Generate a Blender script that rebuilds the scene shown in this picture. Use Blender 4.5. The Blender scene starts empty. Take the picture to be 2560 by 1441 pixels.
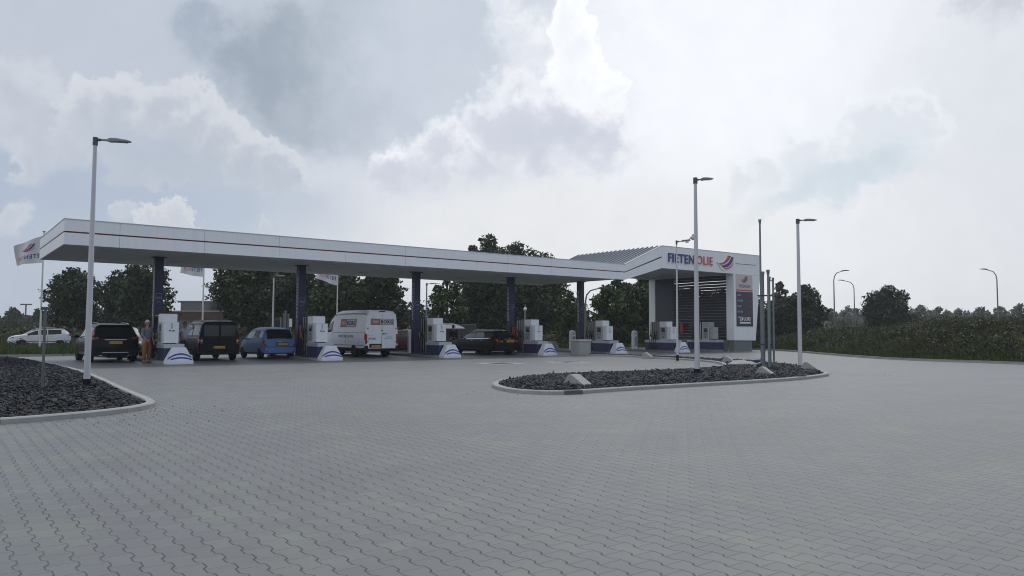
import bpy, bmesh, math, random
import numpy as np
from math import sin, cos, pi, radians, sqrt, atan2
from mathutils import Vector, Matrix

rng = np.random.default_rng(7)
random.seed(7)
SC = bpy.context.scene
COL = SC.collection

# ------------------------------------------------------------------ camera
PITCH = 0.05633; ROLL = -0.004; FPX = 1871.0; CAMH = 1.45
cam_d = bpy.data.cameras.new('camera'); cam = bpy.data.objects.new('camera', cam_d); COL.objects.link(cam)
cam_d.sensor_width = 36.0; cam_d.lens = 36.0 * FPX / 2560.0; cam_d.clip_end = 3000
_r = Vector((0.99999197, -0.00022558, 0.0040004)); _u = Vector((-0.00400675, -0.0562998, 0.99840587)); _f = Vector((0, 0.99841388, 0.05630025))
M = Matrix(((_r.x, _u.x, -_f.x), (_r.y, _u.y, -_f.y), (_r.z, _u.z, -_f.z))).to_4x4()
M.translation = Vector((0, 0, CAMH)); cam.matrix_world = M
SC.camera = cam
SC.view_settings.view_transform = 'Standard'; SC.view_settings.look = 'None'
SC.view_settings.exposure = 0.1; SC.view_settings.gamma = 1.0
try:
    SC.cycles.use_denoising = True; SC.cycles.filter_width = 1.05
    SC.cycles.max_bounces = 8; SC.cycles.diffuse_bounces = 4; SC.cycles.glossy_bounces = 3
    SC.cycles.transparent_max_bounces = 8; SC.cycles.volume_bounces = 1
    SC.cycles.sample_clamp_indirect = 6.0
except Exception:
    pass

SUN_AZ = radians(14); SUN_EL = radians(62)      # azimuth measured from the viewing direction (+Y) to the right
# ------------------------------------------------------------------ node helpers
def S2L(c):
    c = c / 255.0
    return c / 12.92 if c <= 0.04045 else ((c + 0.055) / 1.055) ** 2.4
def rgb(r, g, b): return (S2L(r), S2L(g), S2L(b), 1.0)

class NT:
    def __init__(s, tree): s.t = tree
    def n(s, typ, **kw):
        nd = s.t.nodes.new(typ)
        for k, v in kw.items(): setattr(nd, k, v)
        return nd
    def setin(s, sock, v):
        if isinstance(v, bpy.types.NodeSocket): s.t.links.new(v, sock)
        else: sock.default_value = v
    def m(s, op, a, b=0.0, c=0.0, clamp=False):
        nd = s.n('ShaderNodeMath', operation=op, use_clamp=clamp)
        s.setin(nd.inputs[0], a); s.setin(nd.inputs[1], b); s.setin(nd.inputs[2], c)
        return nd.outputs[0]
    def vm(s, op, a, b=(0, 0, 0)):
        nd = s.n('ShaderNodeVectorMath', operation=op)
        s.setin(nd.inputs[0], a); s.setin(nd.inputs[1], b)
        return nd.outputs[0]
    def sep(s, v):
        nd = s.n('ShaderNodeSeparateXYZ'); s.setin(nd.inputs[0], v); return nd.outputs
    def comb(s, x, y, z=0.0):
        nd = s.n('ShaderNodeCombineXYZ')
        for i, q in enumerate((x, y, z)): s.setin(nd.inputs[i], q)
        return nd.outputs[0]
    def noise(s, vec, scale, detail=4.0, rough=0.55, color=False):
        nd = s.n('ShaderNodeTexNoise'); s.setin(nd.inputs['Vector'], vec)
        nd.inputs['Scale'].default_value = scale; nd.inputs['Detail'].default_value = detail; nd.inputs['Roughness'].default_value = rough
        return nd.outputs['Color'] if color else nd.outputs[0]
    def smooth(s, v, lo, hi):
        nd = s.n('ShaderNodeMapRange', interpolation_type='SMOOTHSTEP')
        s.setin(nd.inputs[0], v); nd.inputs[1].default_value = lo; nd.inputs[2].default_value = hi
        return nd.outputs[0]
    def mix(s, f, a, b, mode='MIX'):
        nd = s.n('ShaderNodeMix', data_type='RGBA', blend_type=mode)
        s.setin(nd.inputs[0], f); s.setin(nd.inputs[6], a); s.setin(nd.inputs[7], b)
        return nd.outputs[2]

# ------------------------------------------------------------------ sky (world) : hazy summer sky with broken cloud
def pix_dir(px, py):
    return (_r * ((px - 1280) / FPX) + _u * (-(py - 720.5) / FPX) + _f).normalized()
W = bpy.data.worlds.new('World'); SC.world = W; W.use_nodes = True
w = NT(W.node_tree); W.node_tree.nodes.clear()
tc = w.n('ShaderNodeTexCoord'); D = tc.outputs['Generated']
x, y, z = w.sep(D)
AZ = w.m('ARCTAN2', x, y); EL = w.m('ARCSINE', z)
wp = w.vm('SUBTRACT', w.noise(D, 4.5, 5, 0.6, True), (0.5, 0.5, 0.5))
wp2 = w.vm('SUBTRACT', w.noise(D, 13.0, 8, 0.66, True), (0.5, 0.5, 0.5))
wx, wy, _ = w.sep(wp); vx, vy, _ = w.sep(wp2)
AZw = w.m('ADD', AZ, w.m('ADD', w.m('MULTIPLY', wx, 0.13), w.m('MULTIPLY', vx, 0.12)))
ELw = w.m('ADD', EL, w.m('ADD', w.m('MULTIPLY', wy, 0.11), w.m('MULTIPLY', vy, 0.11)))
AZs = w.m('ADD', AZ, w.m('MULTIPLY', wx, 0.12)); ELs = w.m('ADD', EL, w.m('MULTIPLY', wy, 0.10))
base = w.mix(w.smooth(AZ, -0.62, 0.25), rgb(179, 189, 205), rgb(225, 228, 233))
base = w.mix(w.smooth(EL, 0.45, 1.1), base, rgb(178, 190, 206))
def blob(col, px, py, rx, ry, rot, c, soft=0.35, op=1.0, crisp=True):
    d = pix_dir(px, py); a0 = atan2(d.x, d.y); e0 = math.asin(d.z)
    da = w.m('SUBTRACT', AZw if crisp else AZs, a0); de = w.m('SUBTRACT', ELw if crisp else ELs, e0)
    cr, sr = cos(radians(rot)), sin(radians(rot))
    p = w.m('ADD', w.m('MULTIPLY', da, cr * FPX / rx), w.m('MULTIPLY', de, sr * FPX / rx))
    q = w.m('ADD', w.m('MULTIPLY', da, -sr * FPX / ry), w.m('MULTIPLY', de, cr * FPX / ry))
    dd = w.m('SQRT', w.m('ADD', w.m('MULTIPLY', p, p), w.m('MULTIPLY', q, q)))
    f = w.m('MULTIPLY', w.smooth(dd, 1 + soft, 1 - soft), op)
    return w.mix(f, col, rgb(*c))
def cumulus(col, circles, rim, core, edge=.10, op=1.0, core_at=.75, crisp=True, base=None):
    """a heap of cloud: union of rounded lumps at fixed directions of the sky; bright billowing crown, greyer soft base."""
    f = None; ys = [c[1] - c[2] for c in circles]; yb = base or max(c[1] + .75 * c[2] for c in circles)
    for (px, py, rd_) in circles:
        d = pix_dir(px, py); a0 = atan2(d.x, d.y); e0 = math.asin(d.z)
        p = w.m('MULTIPLY', w.m('SUBTRACT', AZw if crisp else AZs, a0), FPX / rd_ * cos(e0)); q = w.m('MULTIPLY', w.m('SUBTRACT', ELw if crisp else ELs, e0), FPX / rd_)
        # the underside of every lump is drawn out, the top is round
        q = w.m('MAXIMUM', q, w.m('MULTIPLY', q, .72))
        g_ = w.m('SUBTRACT', 1.0, w.m('SQRT', w.m('ADD', w.m('MULTIPLY', p, p), w.m('MULTIPLY', q, q))))
        g2 = w.m('ADD', g_, w.m('MULTIPLY', q, -.35))
        if f is None: f, f2 = g_, g2
        else:
            nd = w.n('ShaderNodeMath', operation='SMOOTH_MAX'); w.setin(nd.inputs[0], f); w.setin(nd.inputs[1], g_); nd.inputs[2].default_value = .3; f = nd.outputs[0]
            f2 = w.m('MAXIMUM', f2, g2)
    shade = w.smooth(w.m('ADD', w.m('ADD', w.m('MULTIPLY', f2, .75), w.m('MULTIPLY', w.m('SUBTRACT', BILL, .5), 1.5)), w.m('MULTIPLY', w.m('SUBTRACT', BILL2, .5), .6)), -.05, core_at)
    body = w.mix(shade, rgb(*rim), rgb(*core))
    ef = w.m('ADD', f, w.m('MULTIPLY', w.m('SUBTRACT', BILL2, .5), .35))
    low = w.smooth(w.m('SUBTRACT', f2, f), .42, .06)         # undersides melt into the haze
    return w.mix(w.m('MULTIPLY', w.m('MULTIPLY', w.smooth(ef, -edge * .6, edge * 1.6), w.m('ADD', w.m('MULTIPLY', low, .55), .45)), op), col, body)
BILL2 = w.noise(D, 30.0, 5, .65)
BILL = w.noise(D, 11.0, 6, .6)
csky = base
for b in [
 (1750, 180, 850, 450, 0, (245, 248, 253), 0.7, 1.0, False),
 (2640, 300, 330, 420, 0, (218, 221, 228), 0.7, .8, False),
 (1350, 560, 760, 150, 0, (231, 232, 234), 0.8, .9, False),
 (360, 500, 420, 110, 0, (172, 185, 204), 0.7, .8, False),
 (180, 110, 420, 190, 0, (194, 200, 212), 0.5, .9, True),
 (1050, 330, 420, 130, 0, (212, 217, 226), 0.6, .9, True)]: csky = blob(csky, *b)
csky = cumulus(csky, [(560, 110, 120), (700, 160, 170), (850, 190, 160), (990, 170, 150), (1120, 130, 160), (720, 260, 90), (480, 20, 90), (900, 20, 170), (1200, 60, 120), (1010, 260, 90), (1180, 220, 100)], (194, 201, 213), (166, 178, 193), .5, 1.0, .55)
csky = cumulus(csky, [(590, 110, 110), (690, 190, 130), (800, 220, 110), (700, 80, 130), (900, 230, 90), (820, 100, 120)], (173, 183, 196), (157, 168, 181), .5, .9, .6)
csky = cumulus(csky, [(800, 255, 60), (700, 270, 50), (840, 300, 60)], (186, 192, 204), (178, 187, 200), .6, .6)
csky = cumulus(csky, [(20, 230, 95), (95, 285, 85), (60, 350, 85), (150, 345, 65), (20, 410, 50)], (205, 210, 219), (191, 197, 209), .18)
csky = cumulus(csky, [(200, 265, 75), (290, 250, 85), (390, 250, 85), (465, 300, 75), (540, 345, 75), (620, 385, 65), (690, 415, 60), (735, 440, 36), (330, 330, 80), (440, 380, 60)], (211, 215, 222), (189, 196, 207), .09, 1.0, .62)
csky = blob(csky, 440, 395, 210, 40, -12, (181, 190, 204), .8, .8, True)
csky = blob(csky, 1140, 170, 270, 230, 0, (204, 211, 222), .9, 1.0, True)
csky = blob(csky, 1110, 60, 250, 150, 20, (197, 206, 217), .95, .85, True)
csky = cumulus(csky, [(1250, 20, 50), (1285, 75, 55), (1305, 130, 60), (1345, 110, 55), (1360, 180, 55)], (252, 253, 255), (222, 227, 236), .62, .95, .9)
csky = cumulus(csky, [(1430, 60, 50), (1450, 120, 65), (1495, 190, 65), (1440, 200, 70), (1530, 230, 40)], (254, 255, 255), (240, 244, 250), .12, 1.0, 1.0)
csky = cumulus(csky, [(1300, 280, 95), (1400, 300, 115), (1490, 330, 85), (1230, 330, 85), (1100, 365, 80), (980, 410, 70), (1180, 400, 70), (1340, 380, 80)], (246, 247, 251), (209, 213, 224), .26, .9, .60)
csky = blob(csky, 1010, 425, 110, 34, 0, (203, 208, 219), .8, .7, True)
csky = blob(csky, 1380, 345, 130, 60, 0, (203, 207, 220), .8, .8, True)
csky = cumulus(csky, [(1850, 430, 55), (1930, 395, 65), (2060, 355, 75), (2160, 320, 85), (2250, 310, 75), (2315, 285, 60), (2140, 400, 80), (2040, 440, 60)], (239, 243, 249), (222, 227, 234), .2, .85, .6)
csky = blob(csky, 2170, 425, 110, 42, 5, (198, 212, 222), .8, .65, True)
csky = blob(csky, 2040, 482, 130, 26, 10, (206, 217, 225), .8, .6, True)
csky = cumulus(csky, [(430, 535, 36), (470, 525, 38), (500, 545, 26), (400, 552, 22)], (211, 215, 220), (198, 203, 213), .14)
csky = cumulus(csky, [(335, 530, 24), (365, 530, 22), (650, 545, 22), (20, 575, 40)], (204, 209, 217), (194, 200, 212), .3, .8)
csky = cumulus(csky, [(2500, 15, 50), (2420, 10, 30)], (204, 207, 216), (196, 200, 210), .6, .8)
det = w.noise(D, 26.0, 5, 0.6)
csky = w.mix(1.0, csky, w.comb(*[w.m('ADD', w.m('MULTIPLY', det, 0.10), 0.95)] * 3), 'MULTIPLY')
# behind the viewer and overhead: unseen broken cloud, brightened leftwards to fill the fascia
back = w.mix(w.smooth(w.m('ADD', w.m('MULTIPLY', x, -.5), w.noise(D, 3.0, 5, 0.6)), .15, .95), rgb(176, 187, 202), rgb(238, 241, 246))
csky = w.mix(w.smooth(y, 0.25, -0.2), csky, back)
nish = w.n('ShaderNodeTexSky', sky_type='NISHITA', sun_disc=False, sun_elevation=SUN_EL, sun_rotation=SUN_AZ, air_density=1.0, dust_density=2.0)
nb = w.n('ShaderNodeBackground'); w.t.links.new(nish.outputs[0], nb.inputs[0]); nb.inputs[1].default_value = 0.06
cb = w.n('ShaderNodeBackground'); w.t.links.new(csky, cb.inputs[0]); cb.inputs[1].default_value = 1.0
mixs = w.n('ShaderNodeMixShader'); mixs.inputs[0].default_value = 0.93
w.t.links.new(nb.outputs[0], mixs.inputs[1]); w.t.links.new(cb.outputs[0], mixs.inputs[2])
wo = w.n('ShaderNodeOutputWorld'); w.t.links.new(mixs.outputs[0], wo.inputs[0])
W.cycles.sampling_method = 'MANUAL'; W.cycles.sample_map_resolution = 512

sun_d = bpy.data.lights.new('sun', 'SUN'); sun_d.energy = 1.35; sun_d.angle = radians(8); sun_d.color = (1.0, 0.96, 0.9)
sun = bpy.data.objects.new('sun', sun_d); COL.objects.link(sun)
sd = Vector((sin(SUN_AZ) * cos(SUN_EL), cos(SUN_AZ) * cos(SUN_EL), sin(SUN_EL)))
sun.rotation_euler = sd.to_track_quat('Z', 'Y').to_euler()
sun.location = sd * 60

# ------------------------------------------------------------------ materials
MATS = {}
def mat(name, col, rough=0.5, metal=0.0, var=0.06, scale=6.0, bump=0.0, bscale=40.0, spec=0.5, coat=0.0, alpha_trans=0.0, isl=0.0, emit=None):
    if name in MATS: return MATS[name]
    m_ = bpy.data.materials.new(name); m_.use_nodes = True
    t = NT(m_.node_tree); bs = m_.node_tree.nodes['Principled BSDF']
    c = tuple(col[:3]) + (1.0,)
    tcn = t.n('ShaderNodeTexCoord'); o = tcn.outputs['Object']
    nz = t.noise(o, scale, 5, 0.6)
    k = t.m('ADD', t.m('MULTIPLY', nz, 2 * var), 1 - var)
    if isl:
        g = t.n('ShaderNodeNewGeometry')
        k = t.m('MULTIPLY', k, t.m('ADD', t.m('MULTIPLY', g.outputs['Random Per Island'], 2 * isl), 1 - isl))
    if name in ('white_cladding', 'bumper_paint', 'paint_van_white', 'pump_white'):
        sx, sy, sz = t.sep(o); vs = t.noise(t.comb(t.m('MULTIPLY', sx, 5.0), t.m('MULTIPLY', sy, 5.0), t.m('MULTIPLY', sz, .35)), 1.0, 5, .65)
        k = t.m('MULTIPLY', k, t.m('ADD', t.m('MULTIPLY', t.smooth(vs, .42, .7), -.045), 1.0))
    cc = t.mix(1.0, c, t.comb(k, k, k), 'MULTIPLY')
    t.t.links.new(cc, bs.inputs['Base Color'])
    rr = t.m('ADD', t.m('MULTIPLY', t.noise(o, scale * 2.7, 3), 0.16), rough - 0.08, clamp=True)
    t.t.links.new(rr, bs.inputs['Roughness'])
    bs.inputs['Metallic'].default_value = metal
    bs.inputs['Specular IOR Level'].default_value = spec
    bs.inputs['Coat Weight'].default_value = coat
    if coat: bs.inputs['Coat Roughness'].default_value = 0.08
    if alpha_trans: bs.inputs['Transmission Weight'].default_value = alpha_trans
    if emit: bs.inputs['Emission Color'].default_value = tuple(emit[:3]) + (1,); bs.inputs['Emission Strength'].default_value = emit[3]
    if bump:
        bp = t.n('ShaderNodeBump'); bp.inputs['Strength'].default_value = bump; bp.inputs['Distance'].default_value = 0.02
        t.t.links.new(t.noise(o, bscale, 4, 0.6), bp.inputs['Height']); t.t.links.new(bp.outputs[0], bs.inputs['Normal'])
    MATS[name] = m_
    return m_

WHITE = mat('white_cladding', (.80, .83, .87), .42, 0, .03, .6)
SOFFIT = mat('soffit_metal', (.60, .61, .62), .55, 0, .06, .5)
NAVY = mat('navy_steel', (.018, .02, .075), .4, 0, .08, 3)
NAVYP = mat('navy_panel', (.03, .034, .10), .5, 0, .1, 3)
STRIPE = mat('red_stripe', (.13, .02, .015), .5)
STRIPED = mat('dark_groove', (.03, .02, .03), .6)
RED = mat('red_paint', (.42, .03, .03), .45)
LOGORED = mat('logo_red', (.55, .06, .07), .45); LOGOBLUE = mat('logo_blue', (.03, .05, .24), .45)
LETBLUE = mat('letter_blue', (.03, .045, .22), .4); PURE = mat('white_plastic', (.75, .77, .8), .4, 0, .03)
SIDEGR = mat('grey_panel', (.30, .33, .36), .45, 0, .06, 4)
POLE = mat('white_pole_paint', (.50, .52, .56), .38, 0, .05, 3)
GALV = mat('galvanised_steel', (.18, .21, .225), .5, .3, .14, 9)
DARKST = mat('dark_steel', (.07, .075, .085), .5, .2, .1, 6)
BLACK = mat('black_rubber', (.010, .010, .011), .8, 0, .2, 8, spec=.2)
BLKPL = mat('black_plastic', (.010, .0105, .0125), .6, 0, .1, 8, spec=.14)
GLASSD = mat('dark_glass', (.008, .010, .012), .06, 0, .02, 2, spec=.35)
GLASSL = mat('clear_glass_reflecting', (.05, .06, .07), .05, 0, .02, 2, spec=1.0)
CHROME = mat('chrome', (.6, .6, .62), .2, 1.0)
RIM = mat('alloy', (.18, .185, .19), .4, .7)
TAIL = mat('tail_lamp_red', (.24, .010, .014), .2, 0, .05, coat=.5)
TAILW = mat('lamp_clear', (.55, .55, .55), .2)
YELLOW = mat('plate_yellow', (.55, .33, .04), .5); PLTXT = mat('plate_text', (.015, .015, .015), .6)
CONC = mat('concrete', (.32, .33, .335), .85, 0, .14, 5, .35, 60)
CONCD = mat('concrete_dark', (.20, .21, .215), .85, 0, .14, 4, .3, 60)
KERB = mat('kerb_concrete', (.31, .32, .325), .85, 0, .24, 2.5, .25, 70)
KERBD = mat('kerb_inlet', (.10, .105, .11), .85, 0, .2, 3, .25, 70)
LOUV = mat('louvre_slat', (.03, .032, .052), .5, .1, .08, 3)
LOUVP = mat('louvre_panel', (.055, .06, .074), .5, .1, .05, 3)
CLOTH = mat('flag_cloth', (.62, .63, .66), .8, 0, .04, 2)
BARK = mat('bark', (.05, .042, .035), .9, 0, .2, 5, .5, 20)
ROOFM = mat('standing_seam_roof', (.42, .45, .49), .4, .3, .07, 2)
STONE = mat('slate_chip', (.020, .024, .031), .75, 0, .15, 30, 0, isl=.75)
SOIL = mat('bed_base', (.02, .021, .023), .9, 0, .3, 8)
GRASSM = mat('grass_blade', (.055, .085, .022), .8, 0, .25, .4, isl=.45, spec=.15)
GRASST = mat('tall_grass', (.074, .080, .043), .85, 0, .35, .5, isl=.55, spec=.1)
GRASSY = mat('dry_grass', (.095, .088, .052), .85, 0, .3, .5, isl=.4, spec=.1)
def leafmat(name, c, isl=.5): return mat(name, c, .7, 0, .25, .35, isl=isl, spec=.2)
LEAFD = leafmat('leaf_dark', (.028, .046, .018)); LEAFM = leafmat('leaf_mid', (.046, .072, .024), .65)
LEAFG = leafmat('leaf_grey', (.065, .075, .05)); LEAFH = leafmat('leaf_hedge', (.025, .036, .02))
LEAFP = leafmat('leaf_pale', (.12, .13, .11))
BRICK = mat('brick', (.075, .036, .028), .85, 0, .2, 8); WOODP = mat('ochre_cladding', (.2, .1, .04), .8)
FROOF = mat('flat_roof_edge', (.10, .105, .12), .5); WINB = mat('building_window', (.03, .04, .055), .12, 0, .2, .5, spec=.8)

# ------------------------------------------------------------------ mesh helpers
class MB:
    def __init__(s): s.v = []; s.f = []; s.n = 0
    def add(s, V, F):
        V = np.asarray(V, float); s.v.append(V); s.f += [tuple(int(i) + s.n for i in f) for f in F]; s.n += len(V); return s
    def box(s, x0, x1, y0, y1, z0, z1):
        V = [(x0, y0, z0), (x1, y0, z0), (x1, y1, z0), (x0, y1, z0), (x0, y0, z1), (x1, y0, z1), (x1, y1, z1), (x0, y1, z1)]
        return s.add(V, [(3, 2, 1, 0), (4, 5, 6, 7), (0, 1, 5, 4), (1, 2, 6, 5), (2, 3, 7, 6), (3, 0, 4, 7)])
    def cbox(s, x0, x1, y0, y1, z0, z1, c=.01):      # box with chamfered upright edges and top rim
        o = [(x0 + c, y0), (x1 - c, y0), (x1, y0 + c), (x1, y1 - c), (x1 - c, y1), (x0 + c, y1), (x0, y1 - c), (x0, y0 + c)]
        i = [(x0 + 2 * c, y0 + c), (x1 - 2 * c, y0 + c), (x1 - c, y0 + 2 * c), (x1 - c, y1 - 2 * c), (x1 - 2 * c, y1 - c), (x0 + 2 * c, y1 - c), (x0 + c, y1 - 2 * c), (x0 + c, y0 + 2 * c)]
        return s.loft([[(a, b, z0) for a, b in o], [(a, b, z1 - c) for a, b in o], [(a, b, z1) for a, b in i]], True)
    def prism(s, poly, axis, a0, a1):
        """poly: list of 2-D points (CCW not required); axis 'y': (x,z) points extruded in y; 'z': (x,y) extruded in z; 'x': (y,z) extruded in x."""
        n = len(poly)
        def p(q, a): return {'y': (q[0], a, q[1]), 'z': (q[0], q[1], a), 'x': (a, q[0], q[1])}[axis]
        V = [p(q, a0) for q in poly] + [p(q, a1) for q in poly]
        F = [tuple(range(n))[::-1], tuple(range(n, 2 * n))] + [(i, (i + 1) % n, n + (i + 1) % n, n + i) for i in range(n)]
        return s.add(V, F)
    def loft(s, rings, caps=True, closed=True):
        n = len(rings[0]); V = [p for r in rings for p in r]; F = []
        for k in range(len(rings) - 1):
            for i in range(n if closed else n - 1):
                j = (i + 1) % n; F.append((k * n + i, k * n + j, (k + 1) * n + j, (k + 1) * n + i))
        if caps: F.append(tuple(range(n))[::-1]); F.append(tuple(range((len(rings) - 1) * n, len(rings) * n)))
        return s.add(V, F)
    def tube(s, pts, r, n=10, caps=True):
        pts = [Vector(p) for p in pts]; rs = r if isinstance(r, (list, tuple)) else [r] * len(pts)
        rings = []; prev = None
        for i, p in enumerate(pts):
            d = (pts[min(i + 1, len(pts) - 1)] - pts[max(i - 1, 0)]).normalized()
            if prev is None: a = d.orthogonal().normalized()
            else:
                a = (prev - d * prev.dot(d));
                a = a.normalized() if a.length > 1e-6 else d.orthogonal().normalized()
            prev = a; b = d.cross(a)
            rings.append([tuple(p + (a * cos(2 * pi * k / n) + b * sin(2 * pi * k / n)) * rs[i]) for k in range(n)])
        return s.loft(rings, caps)
    def ellipsoid(s, c, r, n=12, m_=8):
        rings = [[(c[0] + r[0] * sin(pi * k / m_) * cos(2 * pi * i / n), c[1] + r[1] * sin(pi * k / m_) * sin(2 * pi * i / n), c[2] - r[2] * cos(pi * k / m_)) for i in range(n)] for k in range(1, m_)]
        return s.loft(rings, True)
    def mesh(s, name, m_, smooth=False, ang=40):
        me = bpy.data.meshes.new(name); V = np.concatenate(s.v) if s.v else np.zeros((0, 3))
        me.from_pydata(V.tolist(), [], s.f)
        bm = bmesh.new(); bm.from_mesh(me); bmesh.ops.recalc_face_normals(bm, faces=bm.faces); bm.to_mesh(me); bm.free()
        if smooth:
            me.polygons.foreach_set('use_smooth', [True] * len(me.polygons)); me.set_sharp_from_angle(angle=radians(ang))
        for q in (m_ if isinstance(m_, (list, tuple)) else [m_]): me.materials.append(q)
        return me
    def build(s, name, m_, parent=None, smooth=False, ang=40):
        o = bpy.data.objects.new(name, s.mesh(name, m_, smooth, ang)); COL.objects.link(o)
        if parent: o.parent = parent
        return o
def fastmesh(name, V, F, m_):
    """numpy mesh of equal-sided faces, for foliage and chips."""
    V = np.asarray(V, np.float32); F = np.asarray(F, np.int32); k = F.shape[1]
    me = bpy.data.meshes.new(name); me.vertices.add(len(V)); me.vertices.foreach_set('co', V.ravel())
    me.loops.add(F.size); me.loops.foreach_set('vertex_index', F.ravel())
    me.polygons.add(len(F)); me.polygons.foreach_set('loop_start', np.arange(len(F), dtype=np.int32) * k)
    me.update(calc_edges=True); me.validate(); me.materials.append(m_)
    return me
def link(name, me, parent=None):
    o = bpy.data.objects.new(name, me); COL.objects.link(o)
    if parent: o.parent = parent
    return o
def tag(o, label=None, cat=None, group=None, kind=None):
    if label: o['label'] = label
    if cat: o['category'] = cat
    if group: o['group'] = group
    if kind: o['kind'] = kind
    return o
def thing(name, label, cat, loc=(0, 0, 0), rz=0.0, group=None):
    o = bpy.data.objects.new(name, None); COL.objects.link(o); o.empty_display_size = .2
    o.location = loc; o.rotation_euler = (0, 0, rz)
    return tag(o, label, cat, group)
def copy_thing(o, loc, rz, label):
    def cp(a, par):
        c = a.copy(); COL.objects.link(c)
        if par: c.parent = par
        for ch in [q for q in ALLKIDS.get(a.name, [])]: cp(ch, c)
        return c
    def kids(a):
        ALLKIDS[a.name] = list(a.children)
        for q in a.children: kids(q)
    ALLKIDS = {}; kids(o)
    c = cp(o, None); c.location = loc; c.rotation_euler = (0, 0, rz); c['label'] = label
    return c

# station frame: x = s along the canopy front, y = t away from the viewer
TH = 0.91277; A0 = Vector((-16.944, 28.132, 0)); ROT = pi / 2 - TH
US = Vector((sin(TH), cos(TH), 0)); VT = Vector((-cos(TH), sin(TH), 0))
def L(s, t, z=0.0): return A0 + US * s + VT * t + Vector((0, 0, z))
def toL(X, Y): d = Vector((X, Y, 0)) - A0; return d.dot(US), d.dot(VT)

# text as mesh data (verts in x,y ; depth z)
def text_data(s, size=1.0, extrude=0.0, bold=0.0, align='LEFT', space=1.12):
    cu = bpy.data.curves.new('t', 'FONT'); cu.body = s; cu.size = size; cu.extrude = extrude; cu.offset = bold; cu.align_x = align
    cu.resolution_u = 3; cu.space_character = space
    ob = bpy.data.objects.new('t', cu); COL.objects.link(ob)
    dg = bpy.context.evaluated_depsgraph_get(); dg.update()
    me = bpy.data.meshes.new_from_object(ob.evaluated_get(dg))
    V = np.array([v.co[:] for v in me.vertices]) if len(me.vertices) else np.zeros((0, 3)); F = [tuple(p.vertices) for p in me.polygons]
    bpy.data.objects.remove(ob); bpy.data.curves.remove(cu); bpy.data.meshes.remove(me)
    return V, F
def fit_text(s, w_, h_, extrude=0.0, bold=0.0):
    V, F = text_data(s, 1.0, 0, bold); 
    mn = V.min(0); mx = V.max(0); V = V - mn; V[:, 0] *= w_ / (mx[0] - mn[0]); V[:, 1] *= h_ / (mx[1] - mn[1])
    if extrude:
        n = len(V); V2 = V.copy(); V2[:, 2] = extrude; V[:, 2] = 0
        from collections import Counter
        ec = Counter(); 
        for f in F:
            for i in range(len(f)): ec[(f[i], f[(i + 1) % len(f)])] += 1
        sides = [(a, b, b + n, a + n) for (a, b) in ec if (b, a) not in ec]
        F = [tuple(i + n for i in f) for f in F] + sides
        V = np.concatenate([V, V2])
    return V, F
def bez(P, n=14): return [tuple((1 - t) ** 2 * np.array(P[0]) + 2 * t * (1 - t) * np.array(P[1]) + t * t * np.array(P[2])) for t in np.linspace(0, 1, n)]
LOGO = {'red': ([(.08, .42), (.48, .42), (.66, 1.0)], [(.17, .33), (.62, .38), (.84, .97)]),
        'blue': ([(.22, .28), (.70, .33), (.88, .93)], [(.36, .15), (.88, .22), (1.0, .9)]),
        'red2': ([(.40, .12), (.88, .18), (.99, .62)], [(.48, .06), (.90, .12), (.97, .52)]),
        'white': ([(0, .5), (.42, .38), (.62, 1.02)], [(.3, -.02), (1.02, -.02), (1.03, .98)])}
def logo_data(k):
    a = bez(LOGO[k][0]); b = bez(LOGO[k][1]); n = len(a)
    return np.array([(p[0], p[1], 0) for p in a + b]), [(i, i + 1, n + i + 1, n + i) for i in range(n - 1)]
def front_map(x0, z0, w_, h_, yoff):      # unit square -> front face (x, z) looking from -y
    return lambda V: np.stack([x0 + V[:, 0] * w_, yoff - V[:, 2], z0 + V[:, 1] * h_], 1)
def add_mapped(mb, data, fn): mb.add(fn(data[0]), data[1]); return mb
def extr(data, d):     # extrude flat strip data by d
    V, F = data; n = len(V); V2 = V.copy(); V2[:, 2] = d
    from collections import Counter
    ec = set((f[i], f[(i + 1) % len(f)]) for f in F for i in range(len(f)))
    return np.concatenate([V, V2]), [tuple(i + n for i in f) for f in F] + [(a, b, b + n, a + n) for (a, b) in ec if (b, a) not in ec]

# ================================================================== SETTING: ground, road, paving
def ground_mat():
    m_ = bpy.data.materials.new('meadow'); m_.use_nodes = True; t = NT(m_.node_tree); bs = m_.node_tree.nodes['Principled BSDF']
    o = t.n('ShaderNodeTexCoord').outputs['Object']
    c = t.mix(t.smooth(t.noise(o, .05, 5), .4, .6), (.05, .075, .022, 1), (.085, .09, .035, 1))
    c = t.mix(t.smooth(t.noise(o, 1.5, 5), .35, .7), c, (.035, .05, .016, 1))
    t.t.links.new(c, bs.inputs['Base Color']); bs.inputs['Roughness'].default_value = .95; bs.inputs['Specular IOR Level'].default_value = .1
    return m_
g = MB(); 
ringsP = []
for R_ in (0.5, 40, 120, 400, 1500): ringsP.append([(R_ * cos(a) , 30 + R_ * sin(a), -0.16) for a in np.linspace(0, 2 * pi, 49)[:-1]])
g.loft(ringsP[::-1], False); g.add([(p) for p in ringsP[0]], [tuple(range(48))])
tag(g.build('ground', ground_mat()), kind='structure')
m_ = mat('crop_field', (.17, .14, .07), .95, 0, .25, .08, spec=.1)
f_ = MB(); f_.add([L(-90, 64, -.14), L(40, 64, -.14), L(60, 190, -.14), L(-260, 190, -.14)], [(0, 1, 2, 3)])
tag(f_.build('field', m_), kind='structure')

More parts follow.
